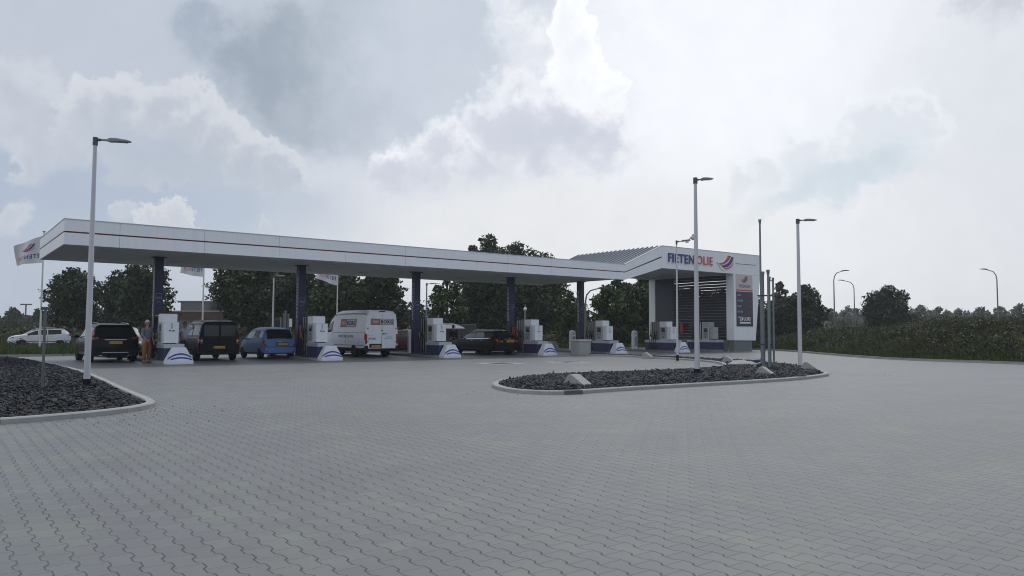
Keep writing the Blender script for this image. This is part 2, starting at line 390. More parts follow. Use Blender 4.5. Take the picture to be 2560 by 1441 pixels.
def paving_mat():
    m_ = bpy.data.materials.new('zigzag_pavers'); m_.use_nodes = True; t = NT(m_.node_tree); bs = m_.node_tree.nodes['Principled BSDF']
    o = t.n('ShaderNodeTexCoord').outputs['Object']
    jit = t.vm('SUBTRACT', t.noise(o, 9.0, 2, .5, True), (.5, .5, .5))
    jx, jy, _ = t.sep(jit)
    s_, t_, _z = t.sep(o)
    s_ = t.m('ADD', s_, t.m('MULTIPLY', jx, .012)); t_ = t.m('ADD', t_, t.m('MULTIPLY', jy, .012))
    PW, PL, AMP = .152, .25, .0145
    tt = t.m('DIVIDE', t_, PL)
    k0 = t.m('ROUND', t.m('DIVIDE', s_, PW))
    fr = t.m('FRACT', t.m('ADD', tt, t.m('MULTIPLY', t.m('FLOORED_MODULO', k0, 2.0), .5)))      # neighbouring joints run half a period out of step
    tri = t.m('SUBTRACT', t.m('MULTIPLY', t.m('ABSOLUTE', t.m('SUBTRACT', fr, .5)), 4), 1)
    trap = t.m('MINIMUM', t.m('MAXIMUM', t.m('MULTIPLY', tri, 3.2), -1), 1)
    ds = t.m('SUBTRACT', s_, t.m('ADD', t.m('MULTIPLY', k0, PW), t.m('MULTIPLY', trap, AMP)))
    d1 = t.m('ABSOLUTE', ds); row = t.m('SUBTRACT', k0, t.m('LESS_THAN', ds, 0.0))
    # one jog per period painted wide and dark, as shade deep in the joint
    jog = t.m('MULTIPLY', t.m('LESS_THAN', t.m('ABSOLUTE', t.m('SUBTRACT', fr, .75)), .07), 1.0)
    j1 = t.smooth(d1, .0060, .0030)
    jj = t.m('MULTIPLY', t.smooth(d1, .0105, .0065), jog)
    tc_ = t.m('ADD', t.m('ADD', tt, t.m('MULTIPLY', t.m('FLOORED_MODULO', row, 2.0), .5)), .38)
    fc = t.m('FRACT', tc_)
    d2 = t.m('MULTIPLY', t.m('MINIMUM', fc, t.m('SUBTRACT', 1.0, fc)), PL)
    j2 = t.smooth(d2, .0055, .0025)
    wn = t.n('ShaderNodeTexWhiteNoise', noise_dimensions='2D'); t.setin(wn.inputs['Vector'], t.comb(row, t.m('FLOOR', tc_)))
    rv = wn.outputs[0]
    big = t.noise(o, .22, 5, .6); mid = t.noise(o, 1.4, 5, .6); fine = t.noise(o, 160, 3, .7)
    k = t.m('ADD', t.m('MULTIPLY', rv, .17), .76)
    k = t.m('ADD', k, t.m('MULTIPLY', big, .22)); k = t.m('ADD', k, t.m('MULTIPLY', mid, .12)); k = t.m('ADD', k, t.m('MULTIPLY', fine, .16)); k = t.m('SUBTRACT', k, .1)
    c = t.mix(1.0, (.160, .167, .176, 1), t.comb(k, k, k), 'MULTIPLY')
    # faint tyre sweep and rubbed dust: long soft streaks along the lane direction, plus rare dark drips
    st_ = t.noise(t.comb(t.m('MULTIPLY', s_, .09), t.m('MULTIPLY', t_, .75), 3.0), 1.0, 4, .55); st2 = t.noise(t.comb(t.m('MULTIPLY', t.m('ADD', s_, t_), .6), t.m('MULTIPLY', t.m('SUBTRACT', t_, s_), .08), 7.0), 1.0, 4, .55)
    ks = t.m('ADD', t.m('ADD', t.m('MULTIPLY', st_, .22), t.m('MULTIPLY', st2, .20)), .79); c = t.mix(1.0, c, t.comb(ks, ks, ks), 'MULTIPLY')
    sheen_falloff = t.m('MULTIPLY', t.smooth(t.m('ADD', t.m('ADD', t_, t.m('MULTIPLY', s_, .35)), t.m('MULTIPLY', t.m('SUBTRACT', t.noise(o, .12, 4, .6), .5), 16.0)), -11.0, -31.0), .34)  # foreground painted darker, standing in for the weaker sheen there
    c = t.mix(sheen_falloff, c, (.085, .09, .085, 1))
    drip = t.smooth(t.noise(o, 2.3, 3, .6), .70, .745); c = t.mix(t.m('MULTIPLY', drip, .38), c, (.05, .05, .05, 1))
    moss = t.m('MULTIPLY', t.smooth(t.noise(o, .9, 4, .6), .48, .72), .38)
    c = t.mix(moss, c, (.20, .215, .16, 1))
    # oil and tyre dirt below the canopy lanes
    oil = t.m('MULTIPLY', t.smooth(t.noise(o, .6, 5, .65), .50, .72), t.m('MULTIPLY', t.smooth(t_, -1.5, 1.0), t.smooth(t_, 9.5, 7.5)))
    c = t.mix(t.m('MULTIPLY', oil, .5), c, (.07, .07, .072, 1))
    speck = t.smooth(t.noise(o, 11.0, 2, .5), .745, .765)
    c = t.mix(t.m('MULTIPLY', speck, .5), c, (.04, .04, .035, 1))
    c = t.mix(t.m('MULTIPLY', j2, .70), c, (.05, .05, .05, 1))
    c = t.mix(t.m('MULTIPLY', j1, t.m('ADD', .55, t.m('MULTIPLY', t.smooth(t.noise(o, 1.1, 3), .35, .65), .42))), c, (.022, .022, .025, 1))
    c = t.mix(t.m('MULTIPLY', jj, .95), c, (.02, .02, .022, 1))
    t.t.links.new(c, bs.inputs['Base Color']); bs.inputs['Roughness'].default_value = .50; bs.inputs['Specular IOR Level'].default_value = .6
    h = t.m('SUBTRACT', t.m('MULTIPLY', rv, .3), t.m('MAXIMUM', t.m('MULTIPLY', j2, .6), t.m('MAXIMUM', j1, jj)))
    h = t.m('ADD', h, t.m('MULTIPLY', fine, .25))
    bp = t.n('ShaderNodeBump'); bp.inputs['Strength'].default_value = .55; bp.inputs['Distance'].default_value = .006
    t.t.links.new(h, bp.inputs['Height']); t.t.links.new(bp.outputs[0], bs.inputs['Normal'])
    return m_
# outline of the paved forecourt, station frame
farkerb = [(-60, 14.2), (-30, 13.7), (-1, 13.05), (5, 12.3), (10.3, 11.5), (16, 10.7), (20, 10.2), (24, 9.5), (28, 9.05), (34, 8.85), (40, 8.8), (45.2, 8.7), (46.4, 8.0), (46.6, 6), (46.0, 1.5), (44.6, -2.4)]
farkerb += [toL(19.58, 39.93), toL(22.98, 33.74), toL(27.0, 26.0), toL(32, 16), toL(38, 4), toL(46, -12)]
def smooth_poly(P, n=4, closed=False):
    P = [np.array(p, float) for p in P]; out = []; N = len(P)
    for i in range(N if closed else N - 1):
        p0 = P[(i - 1) % N] if closed or i > 0 else P[i]; p1 = P[i]; p2 = P[(i + 1) % N]; p3 = P[(i + 2) % N] if closed or i + 2 < N else p2
        for k in range(n):
            u_ = k / n; out.append(tuple(.5 * ((2 * p1) + (-p0 + p2) * u_ + (2 * p0 - 5 * p1 + 4 * p2 - p3) * u_ ** 2 + (-p0 + 3 * p1 - 3 * p2 + p3) * u_ ** 3)))
    if not closed: out.append(tuple(P[-1]))
    return out
fk = smooth_poly(farkerb, 4)
pv = MB(); poly = [(-60, -60), toL(46, -40)]
poly = [(-60., -45.)] + [toL(30, -30)] + [toL(46, -30)] + fk[::-1]
pv.prism(poly, 'z', -.2, 0.0)
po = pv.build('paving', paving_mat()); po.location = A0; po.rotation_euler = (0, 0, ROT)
tag(po, kind='structure')
# triangulate the big cap cleanly
bm = bmesh.new(); bm.from_mesh(po.data); bmesh.ops.triangulate(bm, faces=[f for f in bm.faces if len(f.verts) > 4]); bm.to_mesh(po.data); bm.free()

def offset_path(P, d, closed=False):
    out = []; N = len(P)
    for i in range(N):
        a = np.array(P[(i - 1) % N] if closed or i > 0 else P[i]); b = np.array(P[(i + 1) % N] if closed or i + 1 < N else P[i])
        q = b - a; q = q / (np.linalg.norm(q) + 1e-9); out.append((P[i][0] - q[1] * d, P[i][1] + q[0] * d))
    return out
def kerb_strip(mb, P, wd, h, closed=False, c=.018, zb=-.1, gap=.006, seg=1.0, skip=None):
    """run of kerb stones along path P (outer edge), wd to its left; separate stones about seg long."""
    # resample
    pts = [np.array(p) for p in P] + ([np.array(P[0])] if closed else [])
    ls = [0]
    for a, b in zip(pts[:-1], pts[1:]): ls.append(ls[-1] + np.linalg.norm(b - a))
    T = ls[-1]; n = max(1, int(round(T / seg)))
    arr = np.array(pts)
    def at(l): return np.array([np.interp(l, ls, arr[:, 0]), np.interp(l, ls, arr[:, 1])])
    for k in range(n):
        if skip and skip(k, n): continue
        l0, l1 = k * T / n + gap / 2, (k + 1) * T / n - gap / 2
        m = 3; rings = []
        for j in range(m + 1):
            l = l0 + (l1 - l0) * j / m; p = at(l); q = at(min(l + .15, T)) - at(max(l - .15, 0)); q = q / (np.linalg.norm(q) + 1e-9); nn = np.array([-q[1], q[0]])
            def P3(o, z): return (p[0] + nn[0] * o, p[1] + nn[1] * o, z)
            rings.append([P3(0, zb), P3(0, h - c), P3(c, h), P3(wd - c * .5, h), P3(wd, h - c), P3(wd, zb)])
        mb.loft(rings, True)
    return mb
kb = MB(); kerb_strip(kb, fk[::-1], -.13, .11, seg=1.0)
ko = kb.build('kerb', KERB); ko.location = A0; ko.rotation_euler = (0, 0, ROT)
tag(ko, 'long pale concrete kerb along the grass verge behind the station', 'kerb')

# road beyond the verge
rm = mat('asphalt', (.055, .056, .06), .9, 0, .15, 1.5, .3, 80)
rd = MB(); rd.add([L(-80, 39.5, -.10), L(140, 39.5, -.10), L(140, 46.5, -.10), L(-80, 46.5, -.10)], [(0, 1, 2, 3)])
tag(rd.build('road', rm), kind='structure')

# ------------------------------------------------------------------ gravel beds with kerb
def fill(P, z): 
    mb = MB(); n = len(P); mb.add([(p[0], p[1], z) for p in P], [tuple(range(n))]); return mb
def inside(P, pts):
    P = np.array(P); x, y_ = pts[:, 0], pts[:, 1]; c = np.zeros(len(pts), bool); j = len(P) - 1
    for i in range(len(P)):
        a, b = P[i], P[j]
        cond = ((a[1] > y_) != (b[1] > y_)) & (x < (b[0] - a[0]) * (y_ - a[1]) / (b[1] - a[1] + 1e-12) + a[0]); c ^= cond; j = i
    return c
def edge_dist(P, pts):
    P = np.array(P); d = np.full(len(pts), 1e9)
    for a, b in zip(P, np.roll(P, -1, 0)):
        ab = b - a; u_ = np.clip(((pts - a) @ ab) / (ab @ ab + 1e-12), 0, 1); q = a + u_[:, None] * ab; d = np.minimum(d, np.linalg.norm(pts - q, axis=1))
    return d
ico = bmesh.new(); bmesh.ops.create_icosphere(ico, subdivisions=1, radius=1); IV = np.array([v.co[:] for v in ico.verts]); IF = np.array([[v.index for v in f.verts] for f in ico.faces]); ico.free()
OV = np.array([(1, 0, 0), (-1, 0, 0), (0, 1, 0), (0, -1, 0), (0, 0, 1), (0, 0, -1)], float) * 1.25
OF = np.array([(0, 2, 4), (2, 1, 4), (1, 3, 4), (3, 0, 4), (2, 0, 5), (1, 2, 5), (3, 1, 5), (0, 3, 5)])
def chips(P, n, size, zf, name):
    P_ = np.array(P); lo, hi = P_.min(0), P_.max(0)
    pts = rng.uniform(lo, hi, (n * 3, 2)); pts = pts[inside(P, pts)][:n]; d = edge_dist(P, pts)
    keep = d > .02; pts = pts[keep]; d = d[keep]; n = len(pts)
    z = zf(pts, d)
    sc = size * rng.lognormal(0, .35, (n, 1, 1)); V = (OV[None] + rng.uniform(-.55, .55, (n, 6, 3))) * np.stack([rng.uniform(.7, 1.4, n), rng.uniform(.45, 1.0, n), rng.uniform(.16, .40, n)], 1)[:, None, :]
    V = V * sc
    a = rng.uniform(0, 2 * pi, n); tl = rng.normal(0, .45, (n, 2))
    def rot(V, ang, i, j):
        c, s = np.cos(ang)[:, None], np.sin(ang)[:, None]; V = V.copy(); p, q = V[:, :, i].copy(), V[:, :, j].copy(); V[:, :, i] = c * p - s * q; V[:, :, j] = s * p + c * q; return V
    V = rot(V, tl[:, 0], 1, 2); V = rot(V, tl[:, 1], 0, 2); V = rot(V, a, 0, 1)
    V += np.concatenate([pts, z[:, None]], 1)[:, None, :]
    F = (OF[None] + (np.arange(n) * 6)[:, None, None]).reshape(-1, 3)
    return link(name, fastmesh(name, V.reshape(-1, 3), F, STONE))
bedL = [(-7.70, 11.37), (-7.17, 11.99), (-6.80, 12.60), (-6.60, 13.2), (-6.60, 13.85), (-6.76, 14.3), (-7.19, 14.98), (-7.85, 15.9), (-9.30, 17.95), (-12.25, 22.18), (-15.44, 26.4), (-19.07, 30.78), (-21.5, 33.6), (-23.6, 35.6), (-25.6, 36.6), (-29, 37.4), (-36, 36.5), (-40, 30), (-30, 18), (-18, 9.0), (-12, 8.6), (-9.2, 10.05)]
bedR = [(-.50, 19.4), (-.35, 18.4), (.05, 17.45), (.7, 17.0), (1.35, 17.08), (2.08, 17.65), (3.2, 18.5), (4.84, 19.64), (6.86, 21.05), (8.38, 22.25), (9.66, 23.6), (10.45, 24.75), (10.95, 26.5), (11.5, 29.0), (11.55, 31.9), (10.9, 34.4), (10.05, 37.0), (9.0, 39.2), (7.9, 40.9), (6.6, 42.6), (5.0, 43.75), (4.1, 43.4), (4.5, 42.9), (6.06, 41.8), (7.53, 39.2), (8.62, 36.75), (9.13, 34.96), (9.12, 32.91), (8.61, 30.7), (7.8, 29.0), (6.68, 27.5), (4.97, 26.0), (2.89, 24.58), (1.5, 23.7), (.3, 22.4), (-.3, 20.9)]
def orient(P): return P if sum(a[0] * b[1] - b[0] * a[1] for a, b in zip(P, P[1:] + P[:1])) > 0 else P[::-1]
for P, lab, nchip, sz in ((bedL, 'left', 78000, .031), (bedR, 'right', 66000, .031)):
    P = orient(smooth_poly(P, 4, True)); inner = offset_path(P, .16, True)
    k = MB(); kerb_strip(k, P, .16, .09, True, seg=1.0, skip=(lambda k, n: lab == 'right' and False))
    o = k.build('kerb', KERB)
    tag(o, 'pale concrete kerb ring round the gravel bed at the left edge' if lab == 'left' else 'pale concrete kerb ring round the long curved gravel bed with pipes', 'kerb', 'kerb rings round the gravel beds')
    b = fill(inner, .045).build('gravel_bed', SOIL); bm = bmesh.new(); bm.from_mesh(b.data); bmesh.ops.triangulate(bm, faces=bm.faces); bm.to_mesh(b.data); bm.free(); tag(b, kind='structure')
    Pi = np.array(inner)
    if lab == 'left': Pi = [tuple(p) for p in Pi]
    o = chips(inner, nchip, sz, lambda p, d: .062 + np.clip(d, 0, .7) * .09 + rng.uniform(-.02, .03, len(p)), 'gravel')
    tag(o, 'dark slate chippings filling the gravel bed at the left edge' if lab == 'left' else 'dark slate chippings filling the long curved bed', 'gravel', 'slate gravel', 'stuff')
tips = np.concatenate([rng.normal((-6.25, 12.9), (.55, .6), (45, 2)), rng.normal((11.6, 25.0), (.8, .5), (40, 2)), rng.normal((-6.6, 11.6), (.8, .25), (22, 2)), rng.normal((.1, 17.1), (.7, .35), (18, 2))])
tips = tips[~inside(bedL, tips) & ~inside(bedR, tips)]
_n = len(tips); _V = IV[None] * rng.uniform(.004, .013, (_n, 1, 1)) * np.array([1.2, .9, .5]) * (1 + rng.uniform(-.25, .25, (_n, 12, 1))) + np.concatenate([tips, np.full((_n, 1), .008)], 1)[:, None, :]
tag(link('stray_chips', fastmesh('stray_chips', _V.reshape(-1, 3), (IF[None] + (np.arange(_n) * 12)[:, None, None]).reshape(-1, 3), STONE)), 'small slate chips strewn on the paving near the bed corners', 'gravel', None, 'stuff')
# drop-kerb inlets (dark gaps in the right bed's kerb)
for (p, q, lb) in (((1.2, 17.0), (1.62, 17.22), 'dark gully inlet in the kerb beside the nearest concrete wedge'), ((8.52, 22.42), (8.92, 22.82), 'dark gully inlet in the kerb below the tall pipes')):
    d = Vector((q[0] - p[0], q[1] - p[1], 0)); Ln = d.length; 
    o = MB().cbox(0, Ln, -.02, .2, -.05, .094, .008).build('gully_inlet', KERBD); o.location = (p[0], p[1], 0); o.rotation_euler = (0, 0, atan2(d.y, d.x)); tag(o, lb, 'gully')
# drain covers in pale concrete squares
for (cx, cy, lb) in ((-.5, 32.8, 'slotted drain cover in a pale concrete square, left one'), (2.55, 34.4, 'slotted drain cover in a pale concrete square, right one')):
    t_ = thing('drain_cover', lb, 'drain', (cx, cy, 0), ROT, 'drain covers in the forecourt')
    MB().box(-.85, .85, -.85, .85, -.02, .004).build('concrete_surround', CONC, t_)
    m2 = MB(); 
    for i in range(7): m2.box(-.36, .36, -.36 + i * .11, -.29 + i * .11, .0, .016)
    m2.box(-.42, -.36, -.42, .42, 0, .02); m2.box(.36, .42, -.42, .42, 0, .02)
    m2.build('grate', DARKST, t_)
# concrete anti-parking wedges on the bed
def wedge(X, Y, rz, lb, s=1.0):
    wb_ = MB().prism([(-.30 * s, -.02), (.36 * s, -.02), (.36 * s, .03), (-.02 * s, .31 * s), (-.13 * s, .31 * s), (-.30 * s, .03)], 'y', -.26 * s, .26 * s)
    o = wb_.build('concrete_wedge', CONC); o.location = (X, Y, .07); o.rotation_euler = (0, 0, rz); tag(o, lb, 'concrete wedge', 'concrete wedges on the kerbed bed')
wedge(1.60, 18.55, -.5, 'nearest pale concrete wedge, at the rounded end of the gravel bed', .95)
wedge(7.80, 23.2, -.5, 'pale concrete wedge just in front of the grey pipe bundle', .9)
wedge(10.55, 26.75, -.4, 'pale concrete wedge at the right tip of the bed, right of the tall lamp post', .95)
wedge(9.55, 33.2, -.4, 'small concrete wedge behind the gravel, left of the pipe bundle', .85)
wedge(7.05, 39.2, -.4, 'farthest small concrete wedge on the bed, left of the slim camera post', .8)

# ================================================================== THE STATION
ZB, ZS, ZT, ZB2, ZT2 = 4.63, 5.11, 5.59, 5.55, 7.01
S1, S2, SP, S3 = 30.35, 33.8, 41.48, 44.84
DEP = 8.1
can = thing('canopy', 'long white flat petrol station canopy rising to a raised end with blue and red lettering', 'canopy', tuple(A0), ROT)
fr_poly = [(0, ZB), (S1, ZB), (S2, ZB2), (SP, ZB2), (S3 - .12, ZB2), (S3, ZT2 + .03), (S2, ZT2), (S1, ZT), (0, ZT)]
def strip_prism(mb, P, y0, y1):      # convex-free: split into quads along s
    for a, b in zip(P[:-1], P[1:]):
        mb.prism([(a[0], a[1]), (b[0], b[1]), (b[0], b[2]), (a[0], a[2])], 'y', y0, y1)
PROF = [(0.0, ZB, ZT), (S1, ZB, ZT), (S2, ZB2, ZT2), (S3, ZB2, ZT2 + .03)]
def prof(s):
    return np.interp(s, [p[0] for p in PROF], [p[1] for p in PROF]), np.interp(s, [p[0] for p in PROF], [p[2] for p in PROF])
mb = MB()
# front cladding as separate cassettes with fine open joints
cuts = [0.0] + [round(1.9 + 3.2 * i, 2) for i in range(9)] + [S1, S2, SP, S3]
for a, b in zip(cuts[:-1], cuts[1:]):
    g_ = .005
    for lo, hi in ((0, .47), (.53, 1)):
        if a >= S2: lo, hi = 0, 1
        za, zb_ = prof(a + g_ * (a > 0)), prof(b - g_)
        xa, xb = a + g_ * (a > 0), b - g_
        q = [(xa, za[0] + (za[1] - za[0]) * lo), (xb, zb_[0] + (zb_[1] - zb_[0]) * lo), (xb, zb_[0] + (zb_[1] - zb_[0]) * hi), (xa, za[0] + (za[1] - za[0]) * hi)]
        mb.prism(q, 'y', 0, .08)
        if a >= S2: break
mb.build('front_fascia', WHITE, can)
mb = MB(); strip_prism(mb, [(.02, ZB + .02, ZT - .02), (S1, ZB + .02, ZT - .02), (S2, ZB2 + .02, ZT2 - .02), (S3 - .03, ZB2 + .02, ZT2)], .07, .16)
mb.build('fascia_backing', STRIPED, can)
mb = MB()
for a, b in ((0.081, 4.05), (4.066, DEP)):
    mb.prism([(a, ZB), (b, ZB), (b, ZS - .03), (a, ZS - .03)], 'x', 0, .08); mb.prism([(a, ZS + .03), (b, ZS + .03), (b, ZT), (a, ZT)], 'x', 0, .08)
mb.build('end_fascia', WHITE, can)
mb = MB(); mb.prism([(.081, ZS - .031), (DEP, ZS - .031), (DEP, ZS + .031), (.081, ZS + .031)], 'x', .012, .07); mb.build('end_stripe', STRIPE, can)
mb = MB(); strip_prism(mb, [(.081, ZB, ZT - .05), (S1, ZB, ZT - .05), (S2, ZB2, ZT2 - .05), (S3 - .2, ZB2, ZT2 - .05)], DEP, DEP + .08); mb.build('rear_fascia', WHITE, can)
mb = MB(); strip_prism(mb, [(S3 - .15, ZB2, ZT2), (S3 - .01, ZB2, ZT2)], .082, DEP); mb.build('right_fascia', WHITE, can)
# red stripe in the groove; dark lower shadow joint is the groove itself
mb = MB(); strip_prism(mb, [(.0, ZS - .028, ZS + .012), (S1, ZS - .028, ZS + .012), (S2 + .05, 6.25, 6.29)], .012, .075); strip_prism(mb, [(41.75, 6.28, 6.315), (44.2, 6.30, 6.335)], -.012, .01)
mb.build('red_stripe', STRIPE, can)
# soffit of narrow metal planks
mb = MB()
npl = 27
for i in range(npl):
    y0 = .09 + i * (DEP - .1) / npl; y1 = y0 + (DEP - .1) / npl - .012
    strip_prism(mb, [(.09, ZB + .05, ZB + .09), (S1, ZB + .05, ZB + .09), (S2, ZB2 + .05, ZB2 + .09), (S3 - .16, ZB2 + .05, ZB2 + .09)], y0, y1)
mb.build('soffit', SOFFIT, can)
mb = MB(); strip_prism(mb, [(.09, ZB + .10, ZT - .08), (S1, ZB + .10, ZT - .08)], .165, DEP - .01); mb.build('roof_deck', ROOFM, can)
# standing seam roof over the raised end
mb = MB(); strip_prism(mb, [(S1 + .05, ZT - .12, ZT - .03), (S2 - .02, ZT2 - .14, ZT2 - .03), (S3 - .16, ZT2 - .12, ZT2 - .0)], .165, DEP - .01)
ms = MB()
for i in range(19):
    y0 = .3 + i * .42
    strip_prism(ms, [(S1 + .08, ZT - .028, ZT + .06), (S2 - .02, ZT2 - .028, ZT2 + .06)], y0, y0 + .05)
mb.build('seam_roof', ROOFM, can); ms.build('roof_seams', mat('roof_seam_dark', (.22, .24, .27), .5, .2), can)
mb = MB(); strip_prism(mb, [(S1 + .0, ZT + .002, ZT + .03), (S2, ZT2 + .002, ZT2 + .035), (S3 + .02, ZT2 + .032, ZT2 + .062)], -.02, .16); mb.build('coping', mat('coping_metal', (.5, .52, .56), .3, .4), can)
mb = MB(); strip_prism(mb, [(-.02, ZT + .002, ZT + .03), (S1, ZT + .002, ZT + .03)], -.02, .16); mb.box(-.02, .12, .165, DEP + .1, ZT + .002, ZT + .03); mb.build('coping', MATS['coping_metal'], can)
for s in np.arange(2.0, 41, 3.35):
    for t in (2.0, 6.0):
        zb_ = float(prof(s)[0]) if s < S1 or s > S2 else None
        if zb_ is None: continue
        MB().cbox(s - .22, s + .22, t - .22, t + .22, zb_ + .02, zb_ + .06, .01).build('recessed_light', mat('unlit_lamp_glass', (.5, .5, .5), .3), can)
# lettering FIETENOLIE on the raised front
def letters(word, s0, s1, z0, z1, m_, nm, bold):
    V, F = fit_text(word, s1 - s0, z1 - z0, .05, bold)
    a = MB(); add_mapped(a, (V, F), front_map(s0, z0, 1, 1, -.035)); a.build(nm, m_, can)
    V, F = fit_text(word, s1 - s0 + .10, z1 - z0 + .10, .036, bold + .012)
    a = MB(); add_mapped(a, (V, F), front_map(s0 - .09, z0 - .07, 1, 1, .0)); a.build('letter_backing', PURE, can)
letters('FIETEN', 34.37, 37.02, 5.98, 6.58, LETBLUE, 'letters', .022)
letters('OLIE', 37.32, 39.03, 6.01, 6.60, LOGORED, 'letters', -.0)
for k, m_, y0, d in (('white', PURE, -.0, .06), ('red', LOGORED, -.062, .02), ('blue', LOGOBLUE, -.062, .02), ('red2', LOGORED, -.062, .02)):
    a = MB(); V, F = extr(logo_data(k), d); add_mapped(a, (V, F), front_map(39.55, 5.76, 1.85, 1.06, y0)); a.build('logo_band', m_, can)

# price pylon
py = thing('price_pylon', 'white tapered price pylon with dark price board and pale logo panel under the canopy end', 'pylon', tuple(L(42.8, .3)), ROT)
def pl(s): return s - 42.8
mb = MB(); mb.prism([(pl(SP), .79), (pl(44.05), .77), (pl(44.70), ZB2 - .01), (pl(SP), ZB2 - .01)], 'y', -.3, .35); mb.build('body', WHITE, py)
mb = MB(); mb.cbox(pl(41.6), pl(43.75), -.2, .3, 0, .76, .01); mb.build('plinth', mat('plinth_grey', (.16, .18, .19), .7, 0, .1, 3, .2), py)
mb = MB(); mb.box(pl(41.72), pl(43.70), -.33, -.3, 4.44, 5.53); mb.build('logo_panel', mat('panel_pale', (.56, .5, .5), .45), py)
mb = MB(); mb.box(pl(41.73), pl(43.70), -.332, -.301, 4.36, 4.43); mb.build('red_band', LOGORED, py)
board = MB().box(pl(41.76), pl(43.71), -.33, -.3, 1.79, 4.30).build('price_board', mat('price_board_navy', (.018, .02, .055), .35, 0, .08, 2), py)
for k, m_, y0 in (('white', SIDEGR, -.334), ('red', LOGORED, -.340), ('blue', LETBLUE, -.340), ('red2', LOGORED, -.340)):
    a = MB(); add_mapped(a, extr(logo_data(k), .004), front_map(pl(42.3), 4.93, .78, .5, y0)); a.build('logo_band', m_, py)
for wd, s0, s1, m_ in (('FIETEN', 42.05, 42.78, LETBLUE), ('OLIE', 42.83, 43.4, LETBLUE)):
    a = MB(); add_mapped(a, fit_text(wd, s1 - s0, .21, .003, .02 if wd == 'FIETEN' else 0), front_map(pl(s0), 4.60, 1, 1, -.334)); a.build('letters', m_, py)
PTX = mat('price_text', (.42, .42, .45), .5); LED = mat('led_digits', (.20, .03, .02), .4)
for i, (wd, wid) in enumerate((('EURO', .42), ('EURO 98', .62), ('DIESEL', .46), ('HVO 100', .62), ('ADBLUE', .55))):
    z0 = 3.98 - i * .40
    x_ = 0
    for q_ in wd.split():
        wq = wid * len(q_) / len(wd.replace(' ', '')) * (.9 if ' ' in wd else 1)
        a = MB(); add_mapped(a, fit_text(q_, wq, .14, .003, .02), front_map(pl(41.86) + x_, z0, 1, 1, -.334)); a.build('price_label', PTX, board); x_ += wq + .06
    a = MB()
    for j in range(4):      # unlit seven-segment digit cells
        a.box(pl(43.12) + j * .13, pl(43.20) + j * .13, -.335, -.331, z0 - .02, z0 + .16)
    a.build('digit_display', mat('display_off', (.11, .022, .02), .3), board)
for wd, x_, wq in (('24', 42.1, .40), ('UURS', 42.57, .83)):
    a = MB(); add_mapped(a, fit_text(wd, wq, .26, .003, .03), front_map(pl(x_), 2.2, 1, 1, -.334)); a.build('letters', PURE, board)
a = MB().box(pl(42.1), pl(43.4), -.336, -.331, 2.0, 2.11); a.build('underline', PURE, board)

# slatted end wall (runs away from the viewer under the raised end)
ew = thing('slat_wall', 'dark grey horizontal slat wall closing the right end under the raised canopy', 'slat wall', tuple(L(41.62, 4.3)), ROT)
def tl_(t): return t - 4.3
mb = MB(); mb.box(-.1, .1, tl_(.7), tl_(8.0), 0, .8); mb.build('base_wall', CONCD, ew)
mb = MB()
for i in range(22):
    z0 = .86 + i * .212
    for a, b in ((.72, 3.42), (3.62, 5.55)):
        mb.add([(-.03, tl_(a), z0), (-.03, tl_(b), z0), (.04, tl_(b), z0 + .04), (.04, tl_(a), z0 + .04), (-.05, tl_(a), z0 + .168), (-.05, tl_(b), z0 + .168), (.02, tl_(b), z0 + .192), (.02, tl_(a), z0 + .192)], [(0, 1, 2, 3), (7, 6, 5, 4), (0, 4, 5, 1), (1, 5, 6, 2), (2, 6, 7, 3), (3, 7, 4, 0)])
mb.build('slats', LOUV, ew)
mb = MB(); mb.box(-.06, .06, tl_(3.42), tl_(3.62), .8, 5.5); mb.build('mullion', LOUV, ew)
mb = MB()
for i in range(23): mb.box(-.05, .04, tl_(5.57), tl_(7.40), .82 + i * .204, 1.018 + i * .204)
mb.build('solid_panel', LOUVP, ew)
MB().cbox(-.12, .12, tl_(7.42), tl_(8.05), .0, 5.54, .01).build('corner_post', WHITE, ew)

# islands
CEN = [4.15, 10.83, 17.51, 24.2, 30.02, 36.12]
NTH = ['leftmost, right of the black SUV', 'between blue hatchback and white van', 'between white van and black estate', 'right of the black estate', 'behind the square concrete bin', 'under the raised canopy end']
def island_shape(w_, y0, y1, r=.35):
    P = []
    for (cx, cy, a0) in ((w_ - r, y0 + r, -90), (w_ - r, y1 - r, 0), (-w_ + r, y1 - r, 90), (-w_ + r, y0 + r, 180)):
        for k in range(5): P.append((cx + r * cos(radians(a0 + 22.5 * k)), cy + r * sin(radians(a0 + 22.5 * k))))
    return P
def make_island(s, lb):
    t_ = thing('pump_island', 'low dark kerbed concrete pump island, ' + lb, 'pump island', tuple(L(s, 0)), ROT, 'pump islands')
    MB().prism(island_shape(.62, .62, 6.9), 'z', -.02, .12).build('kerb_slab', CONCD, t_)
    return t_
